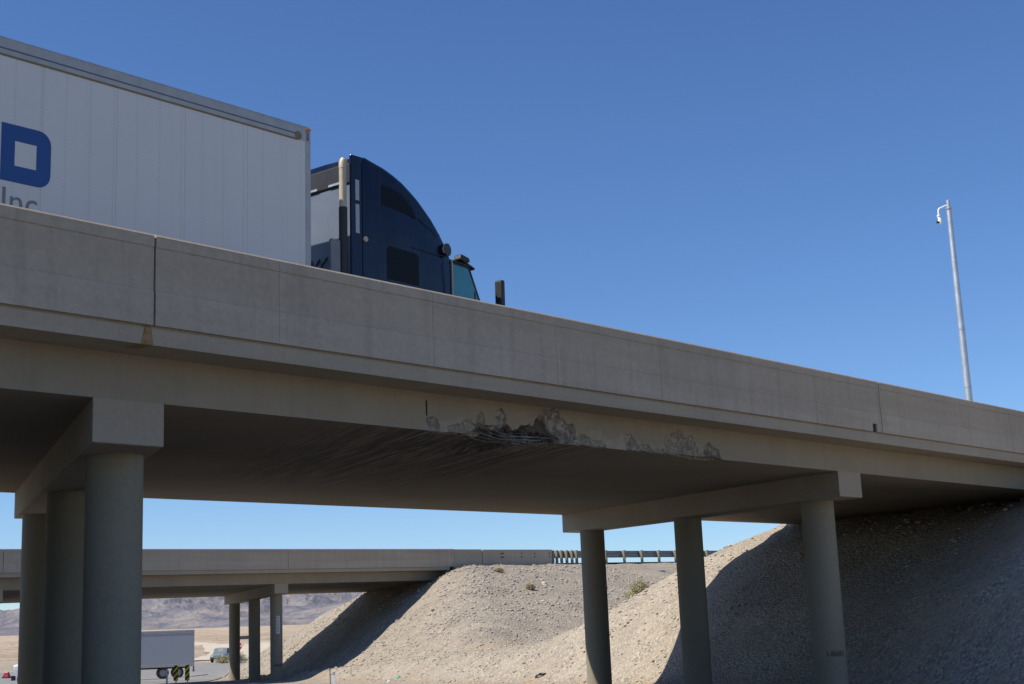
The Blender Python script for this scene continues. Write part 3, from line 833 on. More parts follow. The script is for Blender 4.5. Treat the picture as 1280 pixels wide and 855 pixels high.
# ---------------------------------------------------------------- trailers
def panel_material(name, col, rough=0.3):
    t = NT(name)
    sep = t.n('ShaderNodeSeparateXYZ'); t.t.links.new(t.tc.outputs['Object'], sep.inputs[0])
    fx = t.math('FRACT', t.math('MULTIPLY', sep.outputs[0], 1 / 0.405)); fz = t.math('FRACT', t.math('MULTIPLY', sep.outputs[2], 1 / 0.055))
    rx = t.math('SUBTRACT', 1.0, t.ramp(t.math('ABSOLUTE', t.math('SUBTRACT', fx, 0.5)), [(0.02, 0), (0.035, 1)]))
    rz = t.math('SUBTRACT', 1.0, t.ramp(t.math('ABSOLUTE', t.math('SUBTRACT', fz, 0.5)), [(0.16, 0), (0.26, 1)]))
    riv = t.math('MULTIPLY', rx, rz)
    v = t.map()
    n = t.noise(v, 1.1, 5, 0.6)
    vz = t.map((3.5, 3.5, 0.14))
    c = t.mix(t.ramp(n, [(0.35, 0), (0.7, 1)]), scl(col, 0.97), col)
    c = t.mix(t.math('MULTIPLY', t.ramp(t.noise(vz, 1.5, 4), [(0.55, 0), (0.75, 1)]), 0.12), c, scl(col, 0.7))
    c = t.mix(t.math('MULTIPLY', riv, 0.5), c, scl(col, 0.62))
    h = t.math('ADD', t.math('MULTIPLY', riv, 0.6), t.math('MULTIPLY', t.noise(v, 2.0, 2), 0.5))
    return t.fin(c, rough, t.bump(h, 0.25, 0.006), 0, 0.4)
m_tr_white = panel_material('white_trailer_skin', (0.66, 0.645, 0.615))
m_tr_grey = panel_material('dusty_trailer_skin', (0.33, 0.36, 0.405), 0.6)
m_bronze = plain('bronze_trim', (0.20, 0.15, 0.07), 0.5)
m_blue = plain('blue_lettering', (0.012, 0.065, 0.24), 0.4, 0, 0.04)
m_greyink = plain('grey_lettering', (0.20, 0.20, 0.21), 0.5)
m_groove = plain('slate_stripe', (0.10, 0.12, 0.19), 0.5)
m_orange = plain('amber_lens', (0.75, 0.20, 0.02), 0.3)
m_red = plain('red_lens', (0.45, 0.01, 0.01), 0.3)

def make_trailer(root, L, skin, hi=True):
    """nose at x=0, right side at y=0, road at z=0"""
    H, Wd, zb = 4.11, 2.6, 1.10
    n = int(round(L / 1.22)); st = (L - 0.12) / n
    for side in (0, 1):
        y0, y1 = (0.0, 0.03) if side == 0 else (Wd - 0.03, Wd)
        for k in range(n):
            x1 = -0.10 - k * st; x0 = x1 - st + 0.004
            m = MB(); m.box(x0, x1, y0, y1, zb + 0.1, H - 0.26); m.build('side_panel', skin, root)
        m = MB(); yy = (-0.012, 0.05) if side == 0 else (Wd - 0.05, Wd + 0.012)
        m.box(-L, 0.0, yy[0], yy[1], zb - 0.12, zb + 0.1); m.build('lower_rail', m_alu, root, bevel=0.006)
        m = MB(); m.box(-L, 0.0, yy[0] + 0.004, yy[1], H - 0.262, H); r_ = m.build('top_rail', m_alu, root, bevel=0.02, seg=2)
        yo = -0.014 if side == 0 else Wd + 0.006
        m = MB(); m.box(-L + 0.1, -0.32, yo, yo + 0.008, H - 0.176, H - 0.156); m.build('rail_groove', m_groove, r_)
        m = MB(); m.box(-L + 0.1, -0.26, yo - 0.002, yo + 0.012, H - 0.275, H - 0.250)
        m.tube([(-0.26, yo + 0.002, H - 0.19), (-0.26, yo + 0.010, H - 0.19)], 0.075, 16); m.build('trim_strip', m_bronze if hi else m_alu, r_)
        m = MB(); m.box(-0.10, 0.02, yo + 0.006, yo + 0.07, zb, H - 0.02) if side == 0 else m.box(-0.10, 0.02, yo - 0.07, yo + 0.002, zb, H - 0.02)
        m.build('corner_post', m_alu, root, bevel=0.015, seg=2)
    m = MB(); m.box(-0.04, 0.0, 0.06, Wd - 0.06, zb, H - 0.04); m.build('nose_wall', m_white if hi else skin, root)
    m = MB(); m.box(-L, -L + 0.04, 0.06, Wd / 2 - 0.005, zb, H - 0.12); m.build('rear_door', skin, root)
    m = MB(); m.box(-L, -L + 0.04, Wd / 2 + 0.005, Wd - 0.06, zb, H - 0.12); m.build('rear_door', skin, root)
    m = MB(); m.box(-L - 0.02, 0.0, 0.02, Wd - 0.02, H - 0.015, H + 0.012); m.build('roof', m_alu if hi else skin, root)
    m = MB(); m.box(-L, 0.0, 0.03, Wd - 0.03, zb - 0.02, zb + 0.04); m.box(-L + 0.4, -1.5, 0.75, 0.95, 0.85, zb); m.box(-L + 0.4, -1.5, Wd - 0.95, Wd - 0.75, 0.85, zb); m.build('underframe', m_black, root)
    m = MB(); m.box(-0.09, 0.01, -0.022, 0.03, H - 0.06, H - 0.025); m.build('marker_light', m_orange, root)
    for xw in (-L + 1.4, -L + 2.65):
        for yw in (0.14, 0.42, Wd - 0.42, Wd - 0.14): wheel(root, xw, yw, 0.50, 0.26)
    for s_ in (0.5, Wd - 0.65):
        m = MB(); m.box(-3.4, -3.25, s_, s_ + 0.15, 0.25, zb); m.box(-3.5, -3.15, s_ - 0.08, s_ + 0.23, 0.22, 0.26); m.build('landing_leg', m_black, root)
        m = MB(); m.box(-L + 0.55, -L + 0.58, s_ - 0.3, s_ + 0.4, 0.2, 0.95); m.build('mud_flap', m_black, root)
    m = MB(); m.box(-L - 0.06, -L + 0.04, 0.1, Wd - 0.1, 0.52, 0.62); m.box(-L - 0.05, -L + 0.03, 0.8, 0.9, 0.6, zb); m.box(-L - 0.05, -L + 0.03, Wd - 0.9, Wd - 0.8, 0.6, zb); m.build('rear_guard', m_alu, root)
    for y_ in (0.2, Wd - 0.3):
        m = MB(); m.box(-L - 0.02, -L, y_, y_ + 0.1, zb - 0.08, zb - 0.02); m.build('tail_light', m_red, root)

ZD = 1.10
def deck_matrix(B, t, d):
    X = Vector((B.u[0], B.u[1], B.g)).normalized(); Y = Vector((-B.n[0], -B.n[1], B.cs)); Y = (Y - X * Y.dot(X)).normalized(); Z = X.cross(Y)
    Mx = Matrix((X, Y, Z)).transposed().to_4x4(); Mx.translation = B.p(t, d, ZD)
    return Mx
tr = thing('semi_trailer', 'long white box trailer with a big blue letter D, on the near bridge', 'trailer')
tr.matrix_world = deck_matrix(NEAR, 4.405, 1.32)
make_trailer(tr, 16.15, m_tr_white)
# the letter D: squared bowl with rounded right corners and a square counter
def rounded_d():
    x0, x1, z0, z1 = 0.0, 0.775, 0.0, 0.83
    out = [(x0, z0), (x1 - 0.2, z0)] + [(x1 - 0.2 + 0.2 * math.sin(a), z0 + 0.2 - 0.2 * math.cos(a)) for a in np.linspace(0.2, math.pi / 2, 7)]
    out += [(x1 - 0.2 + 0.2 * math.cos(a), z1 - 0.2 + 0.2 * math.sin(a)) for a in np.linspace(0, math.pi / 2, 7)] + [(x0, z1)]
    hole = [(0.21, 0.24), (0.21, 0.60), (0.55, 0.60), (0.55, 0.24)]
    bm = bmesh.new()
    vo = [bm.verts.new((x, -0.006, z)) for x, z in out]; vh = [bm.verts.new((x, -0.006, z)) for x, z in hole]
    es = [bm.edges.new((vo[i], vo[(i + 1) % len(vo)])) for i in range(len(vo))] + [bm.edges.new((vh[i], vh[(i + 1) % 4])) for i in range(4)]
    bmesh.ops.triangle_fill(bm, use_beauty=True, use_dissolve=False, edges=es)
    r = bmesh.ops.extrude_face_region(bm, geom=bm.faces[:])
    for g in r['geom']:
        if isinstance(g, bmesh.types.BMVert): g.co.y = -0.001
    bmesh.ops.recalc_face_normals(bm, faces=bm.faces)
    me = bpy.data.meshes.new('letter'); bm.to_mesh(me); bm.free(); me.materials.append(m_blue)
    return me
o = link('letter', rounded_d(), tr); o.location = (-1.256 - 4.405, 0, 2.035)
o['label'] = 'bold blue letter D'
me = text_mesh('Inc.', 0.50, m_greyink, 'lettering', 0.002)
o = link('lettering', me, tr); o.rotation_euler = (R(90), 0, 0); o.location = (-1.25 - 4.405, -0.004, 1.60); o.scale = (1.0, 1.0, 1.0)
o['label'] = 'grey lettering reading Inc.'

# ---------------------------------------------------------------- tractor on the near bridge
def car_paint(name, col, rough=0.22):
    t = NT(name); v = t.map()
    c = t.mix(t.ramp(t.noise(v, 1.2, 5), [(0.4, 0), (0.7, 1)]), col, scl(col, 1.25))
    c = t.mix(t.math('MULTIPLY', t.ramp(t.noise(t.map((1, 1, 0.3)), 5, 5), [(0.5, 0), (0.8, 1)]), 0.15), c, (0.12, 0.11, 0.10))
    return t.fin(c, t.math('ADD', t.math('MULTIPLY', t.noise(v, 3, 3), 0.2), rough - 0.1), None, 0.0, 0.3, 0.15)
m_navy = car_paint('navy_paint', (0.0025, 0.006, 0.022))
m_navy_d = plain('dark_sleeper_glass', (0.004, 0.004, 0.006), 0.4, 0, 0.1, spec=0.15)
m_teal = plain('sky_tinted_side_glass', (0.05, 0.24, 0.29), 0.08, 0, 0.15, 2, 0.6)  # glass tint and the sky seen through it, both put into the base colour
m_backwall = plain('sleeper_rear_skin', (0.15, 0.18, 0.23), 0.28, 0.0, 0.08, 1.5, 0.5)
m_chrome = plain('dull_exhaust_steel', (0.46, 0.40, 0.30), 0.6, 0.2, 0.12, 4)
m_strip = plain('grey_reflector_strip', (0.34, 0.36, 0.40), 0.4)
m_shield = plain('grey_heat_shield', (0.20, 0.20, 0.21), 0.5, 0.3)

tc_ = thing('truck_tractor', 'navy blue sleeper truck tractor pulling the white trailer on the near bridge', 'truck')
tc_.matrix_world = deck_matrix(NEAR, 5.62, 1.32)
def loft(stations, name, mat, parent):
    """stations: (x, z_bottom, z_top, y_near, y_far)"""
    m = MB(); rings = []
    for x, zb, zt, y0, y1 in stations:
        h = zt - zb; r = min(0.16, 0.3 * h); yc = (y0 + y1) / 2
        half = [(y0, zb), (y0, zb + (h - r) * 0.5), (y0, zt - r), (y0 + r * 0.12, zt - r * 0.55), (y0 + r * 0.40, zt - r * 0.2), (y0 + r * 1.0, zt - r * 0.02), (yc - 0.3, zt + 0.03)]
        rings.append([(x, y, z) for y, z in half] + [(x, y0 + y1 - y, z) for y, z in reversed(half)])
    n = len(rings[0])
    vs = [p for rg in rings for p in rg]; fs = []
    for k in range(len(rings) - 1):
        for i in range(n):
            j = (i + 1) % n; fs.append((k * n + i, k * n + j, (k + 1) * n + j, (k + 1) * n + i))
    fs += [tuple(range(n)), tuple((len(rings) - 1) * n + i for i in range(n - 1, -1, -1))]
    m.add(vs, fs)
    return m.build(name, mat, parent, smooth=True, angle=32)
body = loft([(0.0, 0.95, 3.90, 0.0, 2.5), (0.12, 0.95, 3.92, 0.0, 2.5), (0.30, 0.95, 3.88, 0.0, 2.5), (0.58, 0.95, 3.82, 0.0, 2.5), (0.82, 0.95, 3.74, 0.0, 2.5), (1.05, 0.95, 3.64, 0.0, 2.5), (1.25, 0.95, 3.53, 0.01, 2.49), (1.42, 0.95, 3.42, 0.01, 2.49), (1.60, 0.95, 3.28, 0.02, 2.48),
             (1.76, 0.95, 3.14, 0.02, 2.48), (1.92, 0.95, 2.98, 0.03, 2.47), (2.06, 0.95, 2.82, 0.04, 2.46), (2.18, 0.95, 2.67, 0.05, 2.45), (2.26, 0.95, 2.55, 0.06, 2.44)], 'sleeper_body', m_navy, tc_)
cab = loft([(2.262, 0.95, 2.46, 0.07, 2.43), (2.6, 0.95, 2.44, 0.07, 2.43), (2.80, 0.95, 2.40, 0.08, 2.42), (2.90, 0.95, 2.30, 0.09, 2.41), (3.02, 0.95, 2.02, 0.10, 2.40), (3.13, 0.95, 1.74, 0.12, 2.38), (3.3, 0.95, 1.70, 0.16, 2.34), (4.0, 0.9, 1.60, 0.22, 2.28), (4.7, 0.85, 1.45, 0.28, 2.22), (4.95, 0.8, 1.25, 0.34, 2.16)], 'cab_and_hood', m_navy, tc_)
def side_poly(name, pts, mat, parent, y, th=0.006):
    m = MB(); n = len(pts)
    m.add([(x, y - th, z) for x, z in pts] + [(x, y + 0.02, z) for x, z in pts], [tuple(range(n)), tuple(range(2 * n - 1, n - 1, -1))] + [(i, (i + 1) % n, n + (i + 1) % n, n + i) for i in range(n)])
    return m.build(name, mat, parent)
wfr = side_poly('door_frame', [(2.29, 1.05), (3.10, 1.05), (3.10, 1.72), (2.80, 2.36), (2.29, 2.38)], m_black, cab, 0.066)
side_poly('side_window', [(2.34, 1.45), (3.03, 1.45), (3.03, 1.72), (2.76, 2.28), (2.34, 2.31)], m_teal, cab, 0.056)
m = MB(); m.box(2.92, 2.96, 0.046, 0.058, 1.55, 1.86); m.build('window_handle', m_black, cab)
side_poly('upper_window', [(0.46, 3.10), (1.33, 2.99), (1.26, 3.13), (1.12, 3.27), (0.92, 3.38), (0.70, 3.44), (0.46, 3.46)], m_navy_d, body, 0.0, 0.004)
side_poly('lower_window', [(0.58, 1.75), (1.38, 1.75), (1.38, 2.27), (1.32, 2.33), (0.64, 2.36), (0.58, 2.30)], m_navy_d, body, 0.0, 0.004)
for pts in ([(0.0, 3.10), (0.40, 3.06)], [(0.45, 3.56), (0.9, 3.46), (1.2, 3.28)], [(0.02, 2.46), (1.0, 2.44), (2.2, 2.40)], [(1.4, 3.0), (1.95, 2.78)], [(0.42, 2.2), (0.42, 3.72)]):
    for (xa, za), (xb, zb_) in zip(pts[:-1], pts[1:]):
        m = MB(); m.tube([(xa, 0.001, za), (xb, 0.001, zb_)], 0.006, 6); m.build('panel_seam', m_black, body)
m = MB(); m.tube([(2.22, -0.03, 1.6), (2.22, -0.05, 1.7), (2.22, -0.05, 2.3), (2.22, -0.02, 2.36)], 0.014, 8); m.build('grab_handle', m_chrome, cab, smooth=True)
m = MB(); m.tube([(2.36, 0.03, 2.36), (2.78, 0.05, 2.34), (3.06, 0.09, 1.76)], 0.014, 6); m.build('rain_gutter', m_black, cab, smooth=True)
# side fairing behind the sleeper, with reflector strips
m = MB(); m.box(-0.27, -0.004, 0.0, 0.05, 0.95, 3.86); fair = m.build('side_fairing', m_navy, tc_, bevel=0.018, seg=2)
m = MB(); m.box(-0.27, -0.004, 2.45, 2.5, 0.95, 3.86); m.build('side_fairing', m_navy, tc_, bevel=0.018, seg=2)
for za, zb_ in ((3.05, 3.42), (2.46, 2.98)):
    m = MB(); m.box(-0.17, -0.08, -0.006, 0.002, za, zb_); m.build('reflector_strip', m_strip, fair)
m = MB(); m.tube([(0.05, -0.03, 2.38), (0.05, 0.01, 2.38)], 0.05, 14); m.build('side_lamp', m_chrome, body, smooth=True)
m = MB(); m.box(-0.03, -0.004, 0.06, 2.44, 0.95, 3.42); back = m.build('rear_wall', m_backwall, tc_)
m = MB(); m.box(-0.06, -0.005, 0.06, 2.44, 3.43, 3.82); m.build('rear_spoiler', m_black, tc_, bevel=0.03)
for y_ in (0.5, 1.1): 
    m = MB(); m.box(-0.075, -0.058, y_, y_ + 0.30, 3.46, 3.50); m.build('work_lamp', m_strip, back)
m = MB(); m.tube([(-0.36, 0.11, 2.90), (-0.36, 0.11, 3.66)], 0.065, 18); m.tube([(-0.36, 0.11, 3.60), (-0.36, 0.11, 3.70), (-0.33, 0.11, 3.76)], 0.07, 14)
ex = m.build('exhaust_stack', m_chrome, tc_, smooth=True)
m = MB(); m.tube([(-0.36, 0.11, 1.1), (-0.36, 0.11, 2.90)], 0.075, 18); m.build('lower_pipe', m_black, ex, smooth=True)
m = MB(); m.box(-0.66, -0.44, 0.08, 0.16, 1.0, 2.30); m.build('heat_shield', m_shield, tc_, bevel=0.02)
for k in range(3):
    m = MB(); m.tube([(-0.02, 0.9 + 0.2 * k, 2.2), (-0.35, 0.9 + 0.2 * k, 1.75 - 0.1 * k), (-0.8, 1.0 + 0.2 * k, 1.7 - 0.1 * k), (-1.15, 1.1 + 0.15 * k, 2.0)], 0.02, 8); m.build('air_hose', m_black, tc_, smooth=True)
# round marker at the fairing's foot, visor, aerial horns, mirror
m = MB(); m.tube([(2.13, 0.10, 2.54), (2.15, -0.012, 2.54)], 0.12, 20); lamp = m.build('round_marker', m_black, tc_, smooth=True)
m = MB(); pts = [(2.27 + 0.03, -0.02 + 0.0, 2.60)]; m.tube([(2.15 + 0.12 * math.cos(a), -0.010, 2.54 + 0.12 * math.sin(a)) for a in np.linspace(1.2, 3.8, 12)], 0.012, 6); m.build('chrome_ring', m_chrome, lamp)
m = MB(); m.hexa([(2.72, 0.12, 2.44), (3.06, 0.14, 2.32), (3.06, 2.36, 2.32), (2.72, 2.38, 2.44), (2.72, 0.12, 2.47), (3.07, 0.14, 2.36), (3.07, 2.36, 2.36), (2.72, 2.38, 2.47)]); m.build('sun_visor', m_black, tc_, bevel=0.01)
m = MB(); m.hexa([(2.62, 0.12, 2.46), (2.92, 0.12, 2.44), (2.92, 0.30, 2.44), (2.62, 0.30, 2.46), (2.66, 0.12, 2.58), (2.90, 0.12, 2.53), (2.90, 0.30, 2.53), (2.66, 0.30, 2.58)]); m.build('air_horn', m_black, tc_, bevel=0.03, seg=2)
for y_ in (-0.20, 2.52):
    m = MB(); m.box(3.42, 3.54, y_, y_ + 0.18, 1.52, 2.14); mr = m.build('mirror', m_black, tc_, bevel=0.035, seg=3)
    m = MB(); m.tube([(3.46, y_ + 0.1, 1.58), (3.2, 0.3 if y_ < 1 else 2.2, 1.5)], 0.02, 8); m.build('mirror_arm', m_black, mr)
m = MB(); m.box(-3.4, 4.6, 0.75, 0.95, 0.75, 0.95); m.box(-3.4, 4.6, 1.55, 1.75, 0.75, 0.95); m.box(-2.3, -1.0, 0.7, 1.8, 0.95, 1.09); m.build('chassis', m_black, tc_)
for y_ in (0.02, 1.88): 
    m = MB(); m.tube([(0.1, y_ + 0.3, 0.68), (1.9, y_ + 0.3, 0.68)], 0.30, 20); m.build('fuel_tank', m_rim, tc_, smooth=True)
m = MB(); m.box(4.85, 5.1, 0.2, 2.3, 0.35, 0.85); m.build('bumper', m_black, tc_, bevel=0.04)
for xw, ys in ((4.0, (0.2, 2.3)), (-1.1, (0.14, 0.42, 2.08, 2.36)), (-2.4, (0.14, 0.42, 2.08, 2.36))):
    for y_ in ys: wheel(tc_, xw, y_, 0.50, 0.26)
# ================= PART3

# ---------------------------------------------------------------- camera mast above the bridge
px_, py_ = 24.18, 76.0
gz = float(terrain(px_, py_)) - 0.1
mast = thing('camera_mast', 'tall tapered galvanised mast with a small traffic camera on top', 'pole', (px_, py_, gz))
top = 24.57 - gz
m = MB(); m.tube([(0, 0, 0), (0, 0, top * 0.30), (0, 0, top * 0.66), (0, 0, top - 0.5)], [0.225, 0.20, 0.165, 0.135], 28); m.build('shaft', m_galv, mast, smooth=True)
m = MB(); m.tube([(0, 0, top - 0.5), (0, 0, top - 0.02), (0, 0, top)], [0.10, 0.10, 0.07], 20); m.build('tenon', m_galv, mast, smooth=True)
for z_, r_ in ((top * 0.405, 0.205), (top * 0.585, 0.185), (top * 0.80, 0.16), (top - 0.52, 0.185)):
    m = MB(); m.tube([(0, 0, z_), (0, 0, z_ + 0.07)], r_, 24); m.build('collar', m_galv, mast, smooth=True)
m = MB(); m.tube([(0, 0, 0.02), (0, 0, 0.08)], 0.42, 20); m.build('base_plate', m_galv, mast)
m = MB(); m.tube([(-0.06, 0, top - 0.30), (-0.25, 0.0, top - 0.36), (-0.50, 0, top - 0.46), (-0.56, 0, top - 0.52), (-0.58, 0, top - 0.62), (-0.58, 0, top - 0.85)], 0.05, 12); arm = m.build('bracket_arm', m_white, mast, smooth=True)
m = MB(); m.tube([(-0.58, 0, top - 0.84), (-0.58, 0, top - 0.92)], 0.11, 18); m.tube([(-0.58, 0, top - 0.92), (-0.58, 0, top - 1.02)], 0.085, 18); hd = m.build('camera_head', m_white, mast, smooth=True)
m = MB(); m.tube([(-0.56, -0.02, top - 1.02), (-0.56, -0.03, top - 1.10), (-0.54, -0.03, top - 1.28), (-0.54, -0.03, top - 1.36)], [0.07, 0.10, 0.11, 0.08], 16); m.build('camera_body', m_white, hd, smooth=True)
m = MB(); m.tube([(-0.62, -0.06, top - 1.26), (-0.76, -0.10, top - 1.27)], 0.06, 12); m.build('camera_lens', m_black, hd, smooth=True)
m = MB(); m.box(0.10, 0.18, -0.06, 0.06, top - 0.78, top - 0.62); m.build('junction_box', m_white, mast)

# ---------------------------------------------------------------- vehicles beyond the far bridge
ft = thing('semi_trailer', 'dusty pale grey box trailer parked across the road behind the bridge columns', 'trailer')
ang = R(180 + 16)
ft.rotation_euler = (0, 0, ang)
bx, by = -29.6, 131.5                     # rear corner that shows
LT = 10.7
ft.location = (bx + LT * math.cos(ang), by + LT * math.sin(ang), 0.05)
make_trailer(ft, LT, m_tr_grey, False)
m = MB()
for k in range(10): m.box(-LT + 0.35 + 0.18 * k * 1.4, -LT + 0.50 + 0.18 * k * 1.4, -0.004, 0.0, 3.22, 3.40)
m.build('faded_lettering', plain('faded_letter_paint', (0.54, 0.58, 0.64), 0.5), ft)
fc = thing('truck_tractor', 'white truck cab with upright exhaust stack, half hidden behind the leftmost columns', 'truck')
fc.rotation_euler = (0, 0, ang)
fc.location = ft.location
wcab = loft([(0.9, 0.95, 3.0, 0.1, 2.5), (2.3, 0.95, 3.0, 0.1, 2.5), (2.55, 0.95, 2.85, 0.12, 2.48), (2.9, 0.95, 2.0, 0.15, 2.45)], 'cab', m_white, fc)
loft([(2.92, 0.85, 1.85, 0.2, 2.4), (3.6, 0.8, 1.80, 0.25, 2.35), (4.3, 0.75, 1.65, 0.32, 2.28)], 'hood', m_white, fc)
side_poly('side_window', [(1.7, 1.9), (2.7, 1.9), (2.45, 2.7), (1.7, 2.7)], m_navy_d, wcab, 0.10)
m = MB(); m.tube([(0.75, 0.25, 1.0), (0.75, 0.25, 3.5)], 0.08, 12); m.build('exhaust_stack', m_shield, fc, smooth=True)
m = MB(); m.tube([(3.6, 0.10, 1.8), (3.6, 0.06, 2.6)], 0.05, 8); m.build('air_intake', m_shield, fc, smooth=True)
m = MB(); m.box(-1.5, 4.3, 0.8, 1.0, 0.75, 0.95); m.box(-1.5, 4.3, 1.6, 1.8, 0.75, 0.95); m.box(4.2, 4.45, 0.2, 2.4, 0.4, 0.8); m.build('chassis', m_black, fc)
for xw, ys in ((3.5, (0.3, 2.3)), (-0.4, (0.15, 0.45, 2.15, 2.45))):
    for y_ in ys: wheel(fc, xw, y_, 0.5, 0.26)

m_pglass = plain('pale_windscreen', (0.16, 0.19, 0.21), 0.15)
def pickup(label, loc, rz, paint, cat='car'):
    r = thing('pickup_truck', label, cat, loc, rz)
    b = loft([(-2.6, 0.45, 1.0, 0.0, 1.9), (-0.9, 0.42, 1.02, 0.0, 1.9), (1.2, 0.42, 1.05, 0.0, 1.9), (2.3, 0.42, 0.98, 0.04, 1.86), (2.65, 0.45, 0.85, 0.12, 1.78)], 'body', paint, r)
    loft([(-1.0, 1.03, 1.1, 0.05, 1.85), (-0.8, 1.03, 1.75, 0.12, 1.78), (0.5, 1.03, 1.78, 0.12, 1.78), (1.25, 1.03, 1.08, 0.08, 1.82)], 'cabin', paint, r)
    for y_, sg in ((0.075, -1), (1.825, 1)):
        m = MB(); pts = [(-0.75, 1.12), (0.95, 1.12), (0.45, 1.66), (-0.7, 1.66)]
        m.add([(x, y_ + sg * 0.01, z) for x, z in pts] + [(x, y_ - sg * 0.05, z) for x, z in pts], [(0, 1, 2, 3), (7, 6, 5, 4)] + [(i, (i + 1) % 4, 4 + (i + 1) % 4, 4 + i) for i in range(4)])
        m.build('side_window', m_navy_d, r)
    m = MB(); m.add([(1.20, 0.2, 1.16), (1.20, 1.7, 1.16), (0.60, 1.6, 1.71), (0.60, 0.3, 1.71)], [(0, 1, 2, 3)]); m.add([(1.18, 0.2, 1.14), (1.18, 1.7, 1.14), (0.58, 1.6, 1.69), (0.58, 0.3, 1.69)], [(3, 2, 1, 0)]); m.build('windscreen', m_pglass, r)
    for y_ in (0.2, 1.45):
        m = MB(); m.box(2.58, 2.68, y_, y_ + 0.25, 0.72, 0.86); m.build('headlight', m_white, r)
    m = MB(); m.box(2.60, 2.72, 0.1, 1.8, 0.42, 0.56); m.build('bumper', m_black, r)
    for xw in (-1.6, 1.7):
        for y_ in (0.14, 1.76): wheel(r, xw, y_, 0.38, 0.24)
    return r
m_sage = car_paint('grey_green_paint', (0.20, 0.23, 0.22)); m_redp = car_paint('red_paint', (0.35, 0.02, 0.025))
x_, y_ = -38.9, 185.0
pickup('small grey-green pickup far off on the road, right of the dusty trailer', (x_, y_, float(terrain(x_, y_)) + 0.05), R(-92), m_sage)
x_, y_ = -53.9, 153.5
t_ = thing('barrier_block', 'small red plastic barrier block with dark base far off at the left edge', 'barrier', (x_, y_, float(terrain(x_, y_)) + 0.05), R(-15))
m = MB(); m.hexa([(-0.36, -0.25, 0.16), (0.36, -0.25, 0.16), (0.36, 0.25, 0.16), (-0.36, 0.25, 0.16), (-0.16, -0.12, 0.62), (0.22, -0.12, 0.62), (0.22, 0.12, 0.62), (-0.16, 0.12, 0.62)]); m.build('block', m_redp, t_, bevel=0.04, seg=2)
m = MB(); m.box(-0.40, 0.40, -0.28, 0.28, -0.04, 0.155); m.build('base', m_black, t_, bevel=0.02)

# ---------------------------------------------------------------- small roadside things
def marker_material():
    t = NT('object_marker_stripes')
    sep = t.n('ShaderNodeSeparateXYZ'); t.t.links.new(t.tc.outputs['Object'], sep.inputs[0])
    f = t.math('FRACT', t.math('MULTIPLY', t.math('SUBTRACT', sep.outputs[2], sep.outputs[0]), 1 / 0.33))
    return t.fin(t.ramp(f, [(0.495, (0.95, 0.60, 0.03)), (0.505, (0.02, 0.02, 0.02))]), 0.45)
m_mark = marker_material()
for (x_, y_, lab) in ((-20.80, 88.0, 'left of two black and yellow striped marker boards below the dusty trailer'), (-20.12, 88.0, 'right of two black and yellow striped marker boards below the dusty trailer')):
    g = float(terrain(x_, y_))
    t_ = thing('object_marker', lab, 'sign', (x_, y_, g), R(-13), group='striped object markers')
    m = MB(); c = 0.04
    pr = [(-0.15, 0.40 + c), (-0.15 + c, 0.40), (0.15 - c, 0.40), (0.15, 0.40 + c), (0.15, 1.30 - c), (0.15 - c, 1.30), (-0.15 + c, 1.30), (-0.15, 1.30 - c)]
    m.extrude(pr, -0.012, 0.0, lambda y, x, z: (x, y, z)); m.build('board', m_mark, t_)
    m = MB(); m.box(-0.03, 0.03, 0.002, 0.04, -0.2, 1.25); m.build('post', m_galv, t_)
g = float(terrain(-21.33, 88.0)); t_ = thing('sign_post', 'bare grey steel post left of the striped marker boards', 'post', (-21.33, 88.0, g))
m = MB(); m.box(-0.045, 0.045, -0.02, 0.02, -0.2, 1.12); m.build('channel', m_white, t_); m = MB(); m.box(-0.045, -0.03, -0.06, -0.02, -0.2, 1.12); m.box(0.03, 0.045, -0.06, -0.02, -0.2, 1.12); m.build('flange', m_galv, t_)
for x_, y_, h_, wd, mt, lab, nm in ((-7.92, 60.1, 1.02, 0.022, m_wood, 'thin brown wooden stake at the foot of the shaded far slope', 'survey_stake'), (-7.74, 59.9, 0.93, 0.06, m_white, 'white flat delineator post beside the wooden stake', 'delineator_post')):
    g = float(terrain(x_, y_)); t_ = thing(nm, lab, 'post', (x_, y_, g))
    m = MB(); m.hexa([(-wd, -0.012, -0.1), (wd, -0.012, -0.1), (wd, 0.012, -0.1), (-wd, 0.012, -0.1), (-wd - 0.02, -0.012, h_), (wd - 0.02, -0.012, h_), (wd - 0.02, 0.012, h_), (-wd - 0.02, 0.012, h_)]); m.build('blade', mt, t_, bevel=0.004)
    if wd > 0.05:
        m = MB(); m.box(-wd * 0.8 - 0.018, wd * 0.8 - 0.018, -0.016, -0.0125, h_ - 0.16, h_ - 0.05); m.build('reflector', m_strip, t_)
# stop sign with street blade, beyond the far columns
x_, y_ = -23.30, 120.0; g = float(terrain(x_, y_))
t_ = thing('stop_sign', 'red stop sign with a dark street name blade above, behind the farthest column', 'sign', (x_, y_, g), R(-10.8))
m = MB(); m.box(-0.03, 0.03, 0.01, 0.06, -0.2, 3.2 - g); m.build('post', m_galv, t_)
oc = [(0.38 * math.cos(R(22.5 + 45 * k)), 0.38 * math.sin(R(22.5 + 45 * k))) for k in range(8)]
m = MB(); m.extrude([(a, 2.52 - g + b) for a, b in oc], -0.004, 0.008, lambda y, x, z: (x, y, z)); pl = m.build('plate', m_white, t_)
m = MB(); m.extrude([(a * 0.93, 2.52 - g + b * 0.93) for a, b in oc], -0.008, -0.005, lambda y, x, z: (x, y, z)); m.build('red_face', plain('sign_red', (0.42, 0.015, 0.02), 0.4), pl)
o = link('lettering', text_mesh('STOP', 0.30, m_white, 'lettering', 0.001), pl); o.rotation_euler = (R(90), 0, 0); o.location = (-0.33, -0.0105, 2.42 - g)
